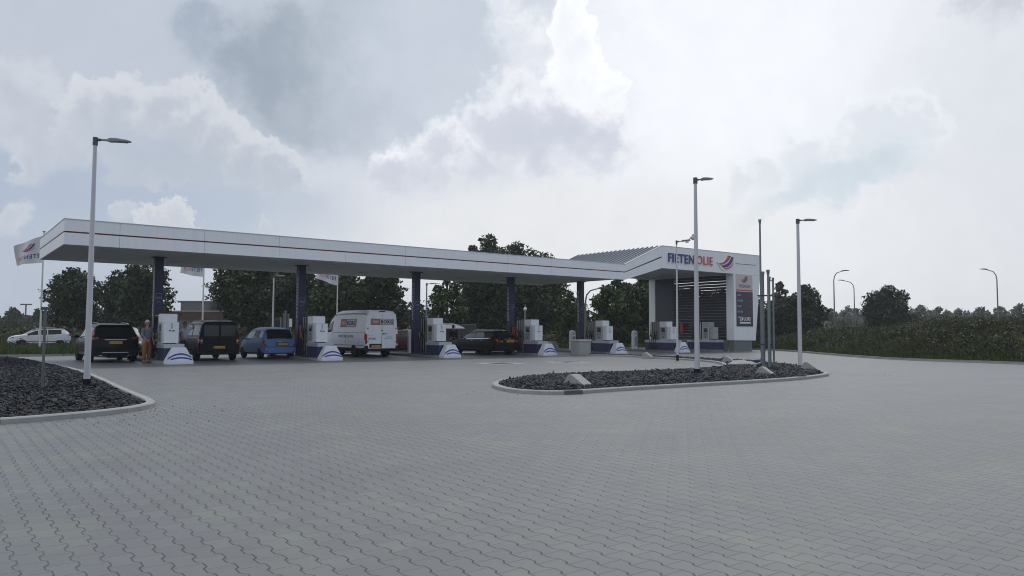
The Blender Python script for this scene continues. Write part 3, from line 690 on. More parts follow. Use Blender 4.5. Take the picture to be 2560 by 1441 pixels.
# bull-nose bumper
def make_nose(s, t, lb, flip=False, m_=None):
    r = thing('island_bumper', lb, 'bumper', tuple(L(s, t)), ROT + (pi if flip else 0), 'pump island bumpers')
    def ring(w_, yf, yb, z, n=9):
        P = []
        for k in range(n):
            a = -1 + 2 * k / (n - 1); P.append((a * w_, yf + .10 * w_ * a * a, z))
        return P + [(w_, yb, z), (-w_, yb, z)]
    lev = [(.53, .0, .55, 0), (.53, .0, .55, .10), (.51, .015, .55, .15), (.38, .11, .50, .43), (.265, .19, .46, .66), (.25, .21, .44, .685)]
    body = MB().loft([ring(w_, a, b, z) for (w_, a, b, z) in lev]).build('body', m_ or mat('bumper_paint', (.62, .66, .72), .45, 0, .08, 3), r, True, 35)
    zs = [l[3] for l in lev[2:]]
    def front(xn, z):
        w_ = np.interp(z, zs, [l[0] for l in lev[2:]]); yf = np.interp(z, zs, [l[1] for l in lev[2:]])
        a = np.clip(xn / w_, -1, 1); return (xn, yf + .10 * w_ * a * a - .006, z)
    for (zc, sp, dz, x0, x1) in ((.415, .21, .066, -.50, .47), (.262, .12, .06, -.37, .47)):
        up, dn = [], []
        for k in range(17):
            u_ = x0 + (x1 - x0) * k / 16; zz = zc - sp * ((u_ - .03) / .52) ** 2
            wmax = np.interp(zz, zs, [l[0] for l in lev[2:]]) - .01
            u2 = max(-wmax, min(wmax, u_))
            up.append(front(u2, zz + dz / 2)); dn.append(front(u2, zz - dz / 2))
        a = MB(); n = len(up); a.add(up + dn, [(i, i + 1, n + i + 1, n + i) for i in range(n - 1)])
        if not flip: a.build('blue_arc', mat('arc_blue', (.012, .022, .26), .45), r)
    return r
# fuel dispenser
def make_pump(s, lb, hoses=4, dull=False, back=2.02):
    r = thing('fuel_pump', lb, 'fuel pump', tuple(L(s, 0)), ROT, 'fuel pumps')
    wh = mat('pump_white_shaded', (.36, .38, .40), .45, 0, .05, 3) if dull else mat('pump_white', (.72, .75, .79), .38, 0, .05, 3)  # the dull white has the canopy shade painted into its colour
    MB().cbox(-.33, .42, .72, back, .121, .64, .015).build('base_cabinet', NAVYP, r)
    MB().cbox(-.35, .45, .68, back + .04, .645, .82, .02).build('plinth_shelf', mat('shelf_metal', (.45, .48, .54), .35, .3, .08, 4), r)
    b = MB().cbox(-.29, .29, 1.02, 1.36, .86, 1.73, .015).build('payment_box', wh, r)
    MB().box(-.10, -.02, 1.012, 1.02, 1.35, 1.40).box(.02, .12, 1.012, 1.02, 1.34, 1.39).build('lock_plate', DARKST, b)
    MB().box(-.03, .04, 1.014, 1.02, 1.46, 1.70).build('notice', mat('notice_grey', (.38, .42, .46), .5), b)
    MB().box(-.2, -.12, 1.05, 1.3, .82, .86).box(.12, .2, 1.05, 1.3, .82, .86).build('box_feet', DARKST, b)
    c = MB().cbox(-.30, .30, 1.40, 2.02, .82, 2.09, .015).build('dispenser_cabinet', mat('cabinet_grey', (.52, .55, .58), .4, .2, .06, 3), r)
    MB().box(-.302, .302, 1.38, 2.0, 1.74, 2.07).build('header_panel', wh, c)
    for sx in (-1, 1):
        x0, x1 = (-.312, -.298) if sx < 0 else (.298, .312)
        MB().box(x0, x1, 1.46, 1.94, .9, 1.70).build('side_panel', SIDEGR, c)
        x0, x1 = (-.322, -.31) if sx < 0 else (.31, .322)
        MB().box(x0, x1, 1.52, 1.82, 1.36, 1.64).build('display_screen', GLASSD, c)
        MB().box(x0, x1, 1.55, 1.62, 1.2, 1.25).box(x0, x1, 1.66, 1.72, 1.2, 1.25).box(x0, x1, 1.76, 1.82, 1.18, 1.25).build('keypad', DARKST, c)
        # round swirl sticker
        V = [(x0 if sx < 0 else x1, 1.68 + .09 * cos(a), 1.02 + .09 * sin(a)) for a in np.linspace(0, 2 * pi, 13)[:-1]]
        MB().add(V, [tuple(range(12))]).build('sticker', mat('sticker_teal', (.12, .22, .24), .5), c)
    MB().cbox(-.26, .26, 2.06, 2.80, .125, 2.05, .01).build('hose_cabinet', BLKPL, r)
    for sx in (-1, 1):
        for i in range(hoses):
            y0 = 2.12 + i * .74 / hoses
            x = sx * .285
            MB().box(min(x, sx * .262), max(x, sx * .262), y0, y0 + .07, .16, 2.04).build('hose_rail', mat('rail_light', (.42, .43, .45), .35, .5), r)
            yh = y0 + .12
            MB().tube([(sx * .29, yh, 2.0), (sx * .31, yh, 1.5), (sx * .40, yh + .02, .95), (sx * .46, yh + .03, .5), (sx * .44, yh + .02, .26), (sx * .36, yh, .22), (sx * .30, yh, .5), (sx * .29, yh, .9)], .017, 7).build('hose', BLACK, r, True)
            nz = MB().tube([(sx * .29, yh, 1.02), (sx * .34, yh, 1.12), (sx * .35, yh, 1.24), (sx * .30, yh - .02, 1.33)], [.03, .035, .03, .014], 8)
            nz.box(sx * .34 - .03, sx * .34 + .03, yh - .045, yh + .045, 1.08, 1.17)
            nz.build('nozzle', [mat('nozzle_green', (.05, .12, .04), .5), mat('nozzle_black', (.015, .015, .017), .5), mat('nozzle_yellow', (.3, .24, .04), .5), MATS['nozzle_black']][i % 4], r, True)
    return r
# navy column with vertical web address
def make_column(s, lb):
    r = thing('canopy_column', lb, 'column', tuple(L(s, 3.75)), ROT, 'navy canopy columns')
    MB().cbox(-.18, .18, -.18, .18, .1, ZB + .05, .012).build('shaft', NAVY, r)
    MB().loft([[(-a, -a, z), (a, -a, z), (a, a, z), (-a, a, z)] for a, z in ((.26, ZB + .01), (.27, ZB + .02), (.27, ZB + .05))]).build('capital', NAVY, r)
    MB().cbox(-.26, .26, -.26, .26, .12, .16, .01).build('base_plate', DARKST, r)
    V, F = fit_text('www.fietenolie.nl', 2.05, .20, .004, .01)
    # reads upward on the left face
    W_ = np.stack([-.185 - V[:, 2], .10 - V[:, 1], 2.0 + V[:, 0]], 1)
    MB().add(W_, F).build('lettering', mat('letter_lilac', (.62, .63, .78), .5), r)
    ic = MB(); o = .186
    for (x0, x1, z0, z1) in ((-.13, .13, 3.02, 3.04), (-.13, -.11, 2.8, 3.02), (.11, .13, 2.8, 3.02), (-.13, .13, 2.78, 2.80), (-.13, .13, 2.84, 2.88)): ic.box(x0, x1, -o, -.179, z0, z1)
    for k in range(8):
        a = pi * k / 7; ic.box(-.1 + .2 * k / 7 - .014, -.1 + .2 * k / 7 + .014, -o, -.179, 2.60 + .06 * sin(a), 2.625 + .06 * sin(a))
    ic.build('pictogram', mat('picto_violet', (.16, .16, .40), .5), r)
    return r
# narrow white product totem behind each column
def make_totem(s, t, lb):
    r = thing('fuel_totem', lb, 'totem', tuple(L(s, t)), ROT, 'slim white fuel totems')
    n = 8; top = [( .22 * cos(a), 1.30 + .17 * sin(a)) for a in np.linspace(0, pi, n)]
    MB().prism([(-.22, .12), (.22, .12)] + top, 'y', -.09, .09).build('panel', mat('pump_white', (.62, .66, .70)), r)
    a = MB(); V, F = fit_text('DIESEL', .72, .15, .003, .03); a.add(np.stack([.02 - V[:, 1] + .06, -.0915 - V[:, 2], .35 + V[:, 0]], 1), F); a.build('lettering', PLTXT, r)
    for k, mm in (('red', LOGORED), ('blue', LETBLUE)):
        a = MB(); add_mapped(a, extr(logo_data(k), .003), front_map(-.13, 1.14, .26, .17, -.0915)); a.build('logo_band', mm, r)
    MB().box(.10, .14, -.0945, -.0905, .35, 1.05).build('blue_line', NAVY, r)
    return r
for i, (s, lb) in enumerate(zip(CEN, NTH)):
    make_island(s, lb)
    make_nose(s + .16, .12, 'white concrete island bumper with two blue arcs, ' + lb)
    make_pump(s, 'white and navy fuel pump with hoses, ' + lb, hoses=3 if i in (1, 2) else 4, back=3.3 if i > 3 else 2.02)
    if i < 5: make_column(s + .02, 'navy canopy column with vertical lettering, ' + lb)
    if i > 0: make_totem(s + .62, 5.2, 'slim white rounded totem, ' + lb)
    if i in (3, 4): make_nose(s + .2, 7.1, 'plain grey rear bumper of the pump island, ' + lb, True, CONC)
make_island(40.72, 'seventh, against the slat wall beside the price pylon')
make_pump(40.72, 'shade-toned white fuel pump against the slat wall, left of the price pylon', dull=True, back=3.3)
# red extinguisher boxes
def red_box(s, t, z0, z1, lb, wd=.13):
    r = thing('extinguisher_box', lb, 'extinguisher box', tuple(L(s, t, z0)), ROT, 'red extinguisher boxes')
    MB().cbox(-wd, wd, -.12, .12, 0, z1 - z0, .02).build('case', RED, r); MB().box(-wd + .03, wd - .03, -.128, -.12, (z1 - z0) * .55, (z1 - z0) * .85).build('window', mat('dark_red', (.15, .01, .01), .3), r)
    MB().tube([(0, -.13, .1), (0, -.13, .2)], .012, 6).build('latch', CHROME, r)
red_box(10.88, 3.40, .98, 1.66, 'large dark red box on the second navy column', .18)
red_box(24.27, 3.42, 1.2, 1.66, 'small red box on the fourth navy column', .12)
red_box(41.35, 4.55, 1.35, 2.05, 'red box hanging on the slat wall', .15)
# concrete litter bin
r = thing('litter_bin', 'square pale exposed concrete litter bin in front of the fifth pump', 'litter bin', tuple(L(26.25, -.35)), ROT)
MB().cbox(-.46, .44, -.4, .4, 0, .84, .025).build('body', CONC, r)
MB().cbox(-.50, .48, -.44, .44, .845, .92, .02).build('lid', mat('bin_lid', (.5, .5, .5), .7), r)

# ================================================================== VEHICLES
class Shell:
    """car skin lofted from stations (y, zbottom, zbelt, ztop, half widths at sill, belt, roof); y runs forward from the rear bumper."""
    def __init__(s, st): s.st = np.array(st, float); s.n = len(st)
    def half(s, a):
        a = max(0, min(s.n - 1, a)); i = min(int(a), s.n - 2); f = a - i; q = s.st[i] * (1 - f) + s.st[i + 1] * f
        y, zb, zw, zt, ws, wb, wt = q
        wm = max(ws, wb) + .012
        return y, [(0, zb), (ws * .86, zb), (ws, zb + .10), (wm, zb + (zw - zb) * .55), (wb, zw), (wt + (wb - wt) * .12, zw + (zt - zw) * .86), (wt * .80, zt), (wt * .35, zt + .018), (0, zt + .022)]
    def pt(s, a, b):
        y, H = s.half(a); sg = 1
        if b > 8: b = 16 - b; sg = -1
        i = min(int(b), 7); f = b - i
        return (sg * (H[i][0] * (1 - f) + H[i + 1][0] * f), y, H[i][1] * (1 - f) + H[i + 1][1] * f)
    def body(s, sub=3):
        na = (s.n - 1) * sub; A = [k / sub for k in range(na + 1)]
        B = [0, 1, 2, 2.5, 3, 3.5, 4, 4.5, 5, 5.5, 6, 7, 8]; B = B + [16 - q for q in B[-2:0:-1]]
        mb = MB(); mb.loft([[s.pt(a, b) for b in B] for a in A], True); return mb
    def patch(s, mb, a0, a1, b0, b1, off=.008, na=4, nb=4):
        if a1 < a0: a0, a1 = a1, a0
        G = []
        for i in range(na + 1):
            for j in range(nb + 1):
                a = a0 + (a1 - a0) * i / na; b = b0 + (b1 - b0) * j / nb
                p = Vector(s.pt(a, b)); e = .02
                da = Vector(s.pt(a + e, b)) - Vector(s.pt(a - e, b)); db = Vector(s.pt(a, b + e)) - Vector(s.pt(a, b - e))
                nrm = da.cross(db)
                if nrm.length < 1e-9: nrm = Vector((p.x, 0, .3))
                nrm.normalize(); c = Vector((0, p.y, .8))
                if nrm.dot(p - c) < 0: nrm = -nrm
                G.append(tuple(p + nrm * off))
        F = [(i * (nb + 1) + j, i * (nb + 1) + j + 1, (i + 1) * (nb + 1) + j + 1, (i + 1) * (nb + 1) + j) for i in range(na) for j in range(nb)]
        mb.add(G, F); return mb
    def mir(s, mb, a0, a1, b0, b1, off=.008, na=4, nb=4):
        s.patch(mb, a0, a1, b0, b1, off, na, nb); s.patch(mb, a0, a1, 16 - b1, 16 - b0, off, na, nb); return mb
def wheel(r, x, y, rad, wd, side):
    t = MB(); n = 22
    prof_ = [(rad * .62, -wd / 2), (rad * .9, -wd / 2), (rad, -wd / 2 + .03), (rad, wd / 2 - .03), (rad * .9, wd / 2), (rad * .62, wd / 2)]
    t.loft([[(x + p[1], y + p[0] * cos(2 * pi * k / n), rad + p[0] * sin(2 * pi * k / n)) for k in range(n)] for p in prof_])
    w_ = t.build('wheel', BLACK, r, True)
    d = MB(); xo = x + side * (wd / 2 - .015)
    d.loft([[(xo - side * .03 * (q < .1), y + rad * q * cos(2 * pi * k / n), rad + rad * q * sin(2 * pi * k / n)) for k in range(n)] for q in (.64, .58)], False)
    for k in range(5):
        a = 2 * pi * k / 5; c, s_ = cos(a), sin(a); p = lambda rr, ww: (xo, y + rad * (rr * c - ww * s_), rad + rad * (rr * s_ + ww * c))
        d.add([p(.08, -.07), p(.6, -.12), p(.6, .12), p(.08, .07)], [(0, 1, 2, 3)])
    d.add([(xo + side * .004, y + rad * .14 * cos(2 * pi * k / 12), rad + rad * .14 * sin(2 * pi * k / 12)) for k in range(12)], [tuple(range(12))])
    d.build('rim', RIM, w_)
    h = MB(); h.add([(xo - side * .06, y + rad * .6 * cos(2 * pi * k / n), rad + rad * .6 * sin(2 * pi * k / n)) for k in range(n)], [tuple(range(n))]); h.build('brake_disc', BLKPL, w_)
    return w_
def arch(mb, x, y, rad, side):
    n = 16; a = [(x, y + rad * 1.10 * cos(pi * k / n), rad + rad * 1.10 * sin(pi * k / n)) for k in range(n + 1)]; b = [(x, y + rad * 1.26 * cos(pi * k / n), rad + rad * 1.26 * sin(pi * k / n)) for k in range(n + 1)]
    inn = [(x - side * .002, y, rad)]
    mb.add(a + b, [(k, k + 1, n + 2 + k, n + 1 + k) for k in range(n)])
    mb.add([(x - side * .003, y, rad)] + [(p[0] - side * .003, p[1], p[2]) for p in a], [(0, k + 1, k + 2) for k in range(n)])
def plate(r, x, y, z, txt, w_=.52):
    p = MB().cbox(x - w_ / 2, x + w_ / 2, y - .012, y, z - .055, z + .055, .004).build('number_plate', YELLOW, r)
    V, F = fit_text(txt, w_ * .78, .062, .0015, .012); MB().add(np.stack([x - w_ * .39 + V[:, 0], y - .0125 - V[:, 2], z - .031 + V[:, 1]], 1), F).build('plate_lettering', PLTXT, p)
    MB().box(x - w_ / 2 + .004, x - w_ / 2 + .045, y - .0135, y - .0122, z - .048, z + .048).build('blue_strip', LETBLUE, p)
    return p
def mirror_(r, x, y, z, side, m_):
    MB().ellipsoid((x + side * .10, y, z), (.11, .06, .075), 10, 6).tube([(x - side * .06, y, z - .05), (x + side * .05, y, z - .03)], .025, 6).build('wing_mirror', m_, r, True)
def paint(name, c, rough=.3, metal=.0): return mat(name, c, rough, metal, .04, 2, coat=.06, spec=.16)

def car(name, label, cat, loc, rz, st, body_m, wheels, rear, side_win, screen, rw, group=None, cladding=True, **kw):
    """rear = dict of rear end details; side_win list of (a0,a1,b0,b1); screen/rw = (a0,a1) windscreen and rear window station spans."""
    r = thing(name, label, cat, loc, rz, group)
    S = Shell(st); S.body().build('body', body_m, r, True, 32)
    rad, wd, yr, yf, wx_ = wheels
    am = MB()
    for sd_ in (-1, 1):
        for yy in (yr, yf): wheel(r, sd_ * (wx_ - wd / 2), yy, rad, wd, sd_); arch(am, sd_ * (wx_ - .012), yy, rad, sd_)
    am.build('wheel_arch', BLKPL, r)
    for (a0, a1, b0, b1) in side_win:
        S.patch(MB(), a0, a1, b0, b1).build('side_window', kw.get('glass', GLASSD), r, True); S.patch(MB(), a0, a1, 16 - b1, 16 - b0).build('side_window', kw.get('glass', GLASSD), r, True)
    if screen: S.patch(MB(), screen[0], screen[1], 5.25, 10.75, .008, 4, 10).build('windscreen', GLASSD, r, True)
    if rw: S.patch(MB(), rw[0], rw[1], kw.get('rwb', 5.2), 16 - kw.get('rwb', 5.2), .008, 4, 10).build('rear_window', GLASSD, r, True)
    if cladding:
        m2 = MB(); S.mir(m2, .2, S.n - 1.2, 1.2, 2.5, .006, 14, 2); m2.build('sill_cladding', BLKPL, r, True)
    # belt trim, door seams
    if kw.get('trim'):
        m2 = MB(); S.mir(m2, kw['trim'][0], kw['trim'][1], 3.97, 4.07, .012, 10, 1); m2.build('window_trim', kw['trim'][2], r)
    dm = MB()
    for a in kw.get('seams', []): S.mir(dm, a - .006 * kw.get('sw', 1), a + .006 * kw.get('sw', 1), 2.3, 4.0, .003, 1, 6)
    if kw.get('seams'): dm.build('door_seam', BLKPL, r)
    hm = kw.get('handles', [])
    for a in hm:
        for b in (3.72, 16 - 3.78): S.patch(MB(), a, a + .18, b, b + .06, .02, 1, 1).build('door_handle', kw.get('handle_m', body_m), r)
    if 'mirror' in kw:
        y, z, x = kw['mirror']; mirror_(r, x, y, z, 1, kw.get('mirror_m', BLKPL)); mirror_(r, -x, y, z, -1, kw.get('mirror_m', BLKPL))
    if kw.get('rails'):
        a0, a1, h = kw['rails']
        for sg in (1, -1):
            P = [S.pt(a0 + (a1 - a0) * k / 8, 5.9) for k in range(9)]
            MB().tube([(sg * p[0], p[1], p[2] + (h if 0 < k < 8 else 0)) for k, p in enumerate(P)], .016, 6).build('roof_rail', kw.get('rail_m', CHROME), r, True)
    for fn in rear: fn(r, S)
    return r
def box_part(nm, m_, *bx):
    def fn(r, S):
        mb = MB()
        for b in bx: mb.cbox(*b, min(.012, .3 * min(b[1] - b[0], b[3] - b[2], b[5] - b[4])))
        mb.build(nm, m_, r)
    return fn
def sym(nm, m_, x0, x1, y0, y1, z0, z1):
    def fn(r, S):
        for sg in (-1, 1):
            a, b = sorted((sg * x0, sg * x1)); c = min(.012, .3 * min(b - a, y1 - y0, z1 - z0)); MB().cbox(a, b, y0, y1, z0, z1, c).build(nm, m_, r)
    return fn
def lampfn(nm, m_, a0, a1, b0, b1, x0, x1, z0, z1, y=.0):
    """tail lamp: patch wrapping round the corner plus its rear-facing face."""
    def fn(r, S):
        for sg in (-1, 1):
            mb = MB()
            S.patch(mb, a0, a1, b0 if sg > 0 else 16 - b1, b1 if sg > 0 else 16 - b0, .012, 4, 3)
            a, b = sorted((sg * x0, sg * x1)); mb.cbox(a, b, y - .014, y + .06, z0, z1, .008)
            mb.build(nm, m_, r, False)
    return fn
def platefn(x, y, z, txt): return lambda r, S: plate(r, x, y, z, txt)
VROT = ROT

# --- black family SUV nearest on the left
BLKP = paint('paint_black', (.005, .005, .007)); 
suv_st = [(0, .34, .98, 1.00, .80, .76, .70), (.05, .30, 1.06, 1.08, .88, .86, .78), (.22, .27, 1.09, 1.36, .92, .93, .72), (.42, .25, 1.09, 1.60, .93, .95, .68), (.95, .24, 1.06, 1.645, .93, .95, .70), (1.9, .23, 1.03, 1.66, .93, .95, .71), (2.6, .23, 1.02, 1.62, .93, .95, .70), (3.15, .23, 1.03, 1.30, .93, .94, .72), (3.5, .24, 1.04, 1.075, .93, .93, .78), (4.2, .26, .95, .98, .92, .90, .74), (4.55, .32, .82, .85, .86, .82, .66), (4.66, .40, .70, .72, .74, .70, .55)]
car('parked_suv', 'black SUV refuelling at the left end, rear lamps and yellow plate facing the viewer', 'car', tuple(L(2.40, 3.0)), VROT, suv_st, BLKP, (.36, .24, .86, 3.72, .955),
    [platefn(-.0, -.004, .86, 'H-783-NG'), box_part('chrome_bar', CHROME, (-.42, .42, -.016, .0, .965, .995)), box_part('rear_bumper', BLKPL, (-.84, .84, -.05, .10, .32, .66)),
     box_part('bumper_trim', CHROME, (-.5, .5, -.058, -.05, .43, .45)), lampfn('tail_lamp', TAIL, .6, 1.9, 3.8, 4.2, .64, .82, 1.0, 1.09), lampfn('tail_lamp_column', TAIL, 1.5, 2.75, 4.3, 4.85, .81, .84, 1.06, 1.12, .06),
     box_part('spoiler', BLKP, (-.62, .62, .30, .46, 1.585, 1.62)), sym('exhaust', CHROME, .48, .62, -.045, .1, .30, .36), box_part('wiper', BLKPL, (-.05, .38, .045, .06, 1.125, 1.14))],
    [(2.9, 4.45, 4.15, 4.85), (4.55, 5.5, 4.15, 4.85), (5.6, 6.9, 4.15, 4.8)], (6.15, 7.85), (1.12, 2.95), seams=[3.6, 5.5], handles=[4.1, 5.1], mirror=(3.05, 1.10, .95), mirror_m=BLKP, rails=(3.0, 6.0, .05), trim=(2.9, 6.9, CHROME), glass=GLASSL)
# --- dark compact passenger van
VANB = paint('paint_anthracite', (.006, .007, .009))
bv_st = [(0, .36, 1.02, 1.70, .84, .84, .70), (.06, .30, 1.04, 1.78, .89, .89, .74), (.5, .26, 1.04, 1.82, .90, .90, .76), (1.4, .25, 1.03, 1.83, .90, .90, .77), (2.3, .25, 1.02, 1.80, .90, .90, .76), (2.75, .25, 1.02, 1.68, .90, .90, .74), (3.35, .26, 1.03, 1.14, .90, .89, .76), (3.9, .28, .96, 1.0, .88, .86, .70), (4.25, .34, .80, .84, .82, .78, .62), (4.36, .42, .68, .70, .70, .66, .5)]
car('parked_van', 'dark grey compact van with windowed rear doors beside the first pump', 'van', tuple(L(6.62, 2.7)), VROT, bv_st, VANB, (.32, .21, .72, 3.35, .915),
    [platefn(-.02, -.02, .62, 'VT-372-N'), box_part('rear_window', mat('glass_tinted_blue', (.018, .026, .032), .12, spec=.7), (-.70, -.04, -.012, .02, 1.12, 1.62), (.04, .70, -.012, .02, 1.12, 1.62)), box_part('door_split', BLKPL, (-.012, .012, -.014, .01, .50, 1.72)),
     box_part('rear_bumper', BLKPL, (-.86, .86, -.06, .1, .30, .50)), lampfn('tail_lamp', TAIL, .2, 1.2, 3.35, 3.95, .74, .85, .78, 1.02), lampfn('reverse_lamp', TAILW, .3, .9, 3.62, 3.78, .76, .845, .88, .96, -.003), box_part('plate_recess', BLKPL, (-.32, .30, -.008, .01, .52, .72)), box_part('wiper', DARKST, (-.5, -.05, -.024, -.012, 1.14, 1.155))],
    [(1.3, 2.7, 4.2, 4.85), (2.85, 3.75, 4.2, 4.85), (3.85, 5.3, 4.15, 4.8)], (4.7, 5.85), None, seams=[2.8, 3.8], handles=[2.9, 3.85], mirror=(2.9, 1.12, .90), mirror_m=VANB, rails=(1.2, 4.1, .04), rail_m=GALV, glass=GLASSL, trim=(1.3, 5.3, mat('trim_gold', (.25, .18, .10), .4)))
# --- small blue hatchback
BLU = paint('paint_blue', (.11, .20, .42), .35)
mi_st = [(0, .32, .86, .88, .70, .70, .60), (.06, .28, .92, .94, .78, .76, .64), (.20, .25, .95, 1.22, .81, .80, .62), (.40, .24, .95, 1.46, .82, .82, .60), (.8, .23, .94, 1.52, .82, .82, .61), (1.5, .22, .92, 1.54, .82, .82, .62), (2.1, .22, .92, 1.50, .82, .82, .62), (2.6, .22, .93, 1.28, .82, .82, .63), (3.0, .24, .93, .985, .82, .80, .68), (3.4, .26, .84, .88, .80, .74, .60), (3.66, .32, .70, .73, .72, .64, .5), (3.72, .40, .6, .62, .6, .52, .4)]
car('parked_hatchback', 'small pale blue rounded hatchback beside the second navy column', 'car', tuple(L(9.56, 3.0)), VROT, mi_st, BLU, (.29, .18, .60, 3.03, .83),
    [platefn(.1, -.012, .74, '65-RX-GT'), box_part('plate_recess', BLKPL, (-.20, .40, -.008, .01, .665, .82)), box_part('rear_bumper', BLU, (-.76, .76, -.05, .12, .32, .585)), box_part('bumper_gap', BLKPL, (-.74, .74, -.02, .05, .59, .612)),
     lampfn('tail_lamp', TAIL, .2, 1.3, 3.35, 3.9, .66, .77, .60, .74), lampfn('indicator_lamp', mat('lamp_smoked', (.25, .10, .10), .2), .4, 1.5, 3.9, 4.2, .68, .765, .74, .92, .02), box_part('badge', CHROME, (-.05, .05, -.010, .0, .85, .875)), box_part('spoiler', BLU, (-.5, .5, .34, .46, 1.44, 1.475)), sym('reflector', TAIL, .6, .72, -.056, -.05, .36, .40)],
    [(2.75, 3.9, 4.2, 4.85), (4.0, 4.9, 4.15, 4.85), (5.0, 6.5, 4.15, 4.8)], (5.7, 7.4), (1.15, 2.9), rwb=5.25, seams=[3.9, 4.95], handles=[4.0, 5.0], mirror=(2.55, 1.0, .82), mirror_m=BLU, cladding=False, glass=GLASSL)
# --- tall white panel van with red and black lettering
VW_ = mat('paint_van_white', (.74, .78, .83), .38, 0, .05, 1.2, coat=.3)
wv_st = [(0, .46, 1.3, 2.36, .93, .93, .80), (.05, .42, 1.3, 2.42, .97, .97, .82), (.5, .40, 1.3, 2.47, .99, .985, .83), (1.8, .40, 1.3, 2.49, .99, .985, .83), (3.3, .40, 1.3, 2.48, .99, .985, .83), (3.9, .40, 1.3, 2.40, .99, .985, .82), (4.4, .40, 1.28, 2.10, .99, .975, .80), (5.0, .40, 1.22, 1.36, .98, .95, .82), (5.5, .42, 1.10, 1.16, .95, .90, .76), (5.85, .46, .86, .92, .88, .82, .66), (5.96, .52, .7, .74, .74, .68, .5)]
def borg(r, S):
    R2 = mat('sign_red', (.36, .06, .07), .5); BL = mat('sign_black', (.015, .015, .018), .5)
    def panel(mapf, w_, h_):
        q = lambda a, b, c, d, o: ([mapf(a, c, o), mapf(b, c, o), mapf(b, d, o), mapf(a, d, o)], [(0, 1, 2, 3)])
        MB().add(*q(0, w_, 0, h_, .004)).build('sign_panel', mat('sign_frame_red', (.20, .02, .025), .5), r)
        MB().add(*q(.40 * w_, .98 * w_, .08 * h_, .92 * h_, .007)).build('sign_panel', mat('sign_white', (.5, .52, .54), .5), r)
        MB().add(*q(.02 * w_, .385 * w_, .08 * h_, .92 * h_, .007)).build('sign_panel', mat('sign_red_light', (.38, .14, .15), .6), r)
        a = MB()     # pale bear-like silhouette becomes plain rounded blotch of paint
        a.add([mapf(.20 * w_ + .13 * w_ * cos(t) * (1 + .1 * sin(3 * t)), .5 * h_ + .26 * h_ * sin(t) * (1 + .15 * cos(2 * t)), .009) for t in np.linspace(0, 2 * pi, 17)[:-1]], [tuple(range(16))]); a.build('emblem', mat('sign_pink', (.45, .33, .34), .6), r)
        V, F = fit_text('BORG', .52 * w_, .56 * h_, 0, .045); a = MB(); a.add([mapf(.43 * w_ + p[0], .22 * h_ + p[1], .010) for p in V], F); a.build('lettering', BL, r)
    panel(lambda u_, v_, o: (-.66 + u_, -.012 - o, 1.70 + v_), 1.36, .32)
    # left flank, surface leans in above the belt
    def side(u_, v_, o):
        yy = 3.0 - u_; z = 1.58 + v_; b = 4 + (z - 1.3) / ((2.48 - 1.3) * .86)
        a = np.interp(yy, [q[0] for q in wv_st], range(len(wv_st))); p = S.pt(a, 16 - b); return (p[0] - o - .006, yy, p[2])
    panel(side, 1.9, .44)
    # faint grey lines of smaller writing
    G = mat('sign_grey_text', (.16, .17, .20), .6); G2 = mat('sign_dark_text', (.06, .065, .08), .6)
    def low(u_, v_, o): return (-1.005 - o, 3.3 - u_, 1.02 + v_)
    for wd, w0, u0, h_, m_ in (('INSTALLATIE', 1.75, .25, .15, G),):
        V, F = fit_text(wd, w0, h_, 0, .02); MB().add([low(u0 + p[0], p[1], .006) for p in V], F).build('lettering', m_, r)
    for u0, w0, z, h_, wd, m_ in ((-.80, .46, .93, .11, 'DAKEN', G2), (.24, .34, 1.04, .05, 'GEVELS', G2), (.12, .52, .96, .04, 'WWW.BORG.NL', G2), (-.82, .34, 1.12, .03, 'ONDERHOUD', G), (.10, .24, 1.22, .05, 'DAK', G2)):
        V, F = fit_text(wd, w0, h_, 0, .03); MB().add([(u0 + p[0], -.013, z + p[1]) for p in V], F).build('lettering', m_, r)
wvan = car('panel_van', 'tall white panel van with red and black sign panels, filling up between two pumps', 'van', tuple(L(14.80, 2.55)), VROT, wv_st, VW_, (.34, .24, 1.25, 4.92, 1.0),
    [platefn(-.36, -.03, .60, 'V-807-KX'), box_part('plate_recess', BLKPL, (-.72, -.02, -.02, .01, .52, .72)), box_part('rear_door', VW_, (-.80, -.008, -.012, .03, .48, 2.24), (.008, .80, -.012, .03, .48, 2.24)), box_part('door_split', BLKPL, (-.008, .008, -.006, .02, .48, 2.24)),
     box_part('rear_bumper', BLKPL, (-.96, .96, -.09, .1, .34, .475)), sym('bumper_corner', BLKPL, .82, .97, -.09, .14, .475, .62), lampfn('tail_lamp', TAIL, .1, .9, 3.0, 4.0, .84, .955, .72, 1.22), sym('lamp_clear', TAILW, .86, .945, -.02, .02, .60, .71), sym('hinge', DARKST, .78, .86, -.03, .0, 1.50, 1.55), sym('hinge', DARKST, .78, .86, -.03, .0, .82, .87),
     box_part('door_handle', DARKST, (.02, .14, -.04, -.01, 1.20, 1.26)), box_part('lock', DARKST, (-.04, .04, -.03, -.01, 1.38, 1.44)), box_part('door_rib', VW_, (-.74, -.05, -.02, -.01, 1.14, 1.16), (.05, .74, -.02, -.01, 1.14, 1.16), (-.74, .74, -.02, -.01, 2.08, 2.1)), box_part('roof_lamp', BLKPL, (-.18, .18, -.02, .04, 2.37, 2.42)), borg],
    [(5.15, 6.9, 4.05, 4.72)], (5.75, 6.95), None, seams=[4.95, 3.3, 6.9], mirror=(4.75, 1.42, .98), cladding=False, handles=[4.75], handle_m=BLKPL)
m2 = MB(); S_ = Shell(wv_st); S_.mir(m2, .5, 9.2, 1.1, 2.35, .006, 12, 2); o = m2.build('sill_cladding', BLKPL, wvan, True)
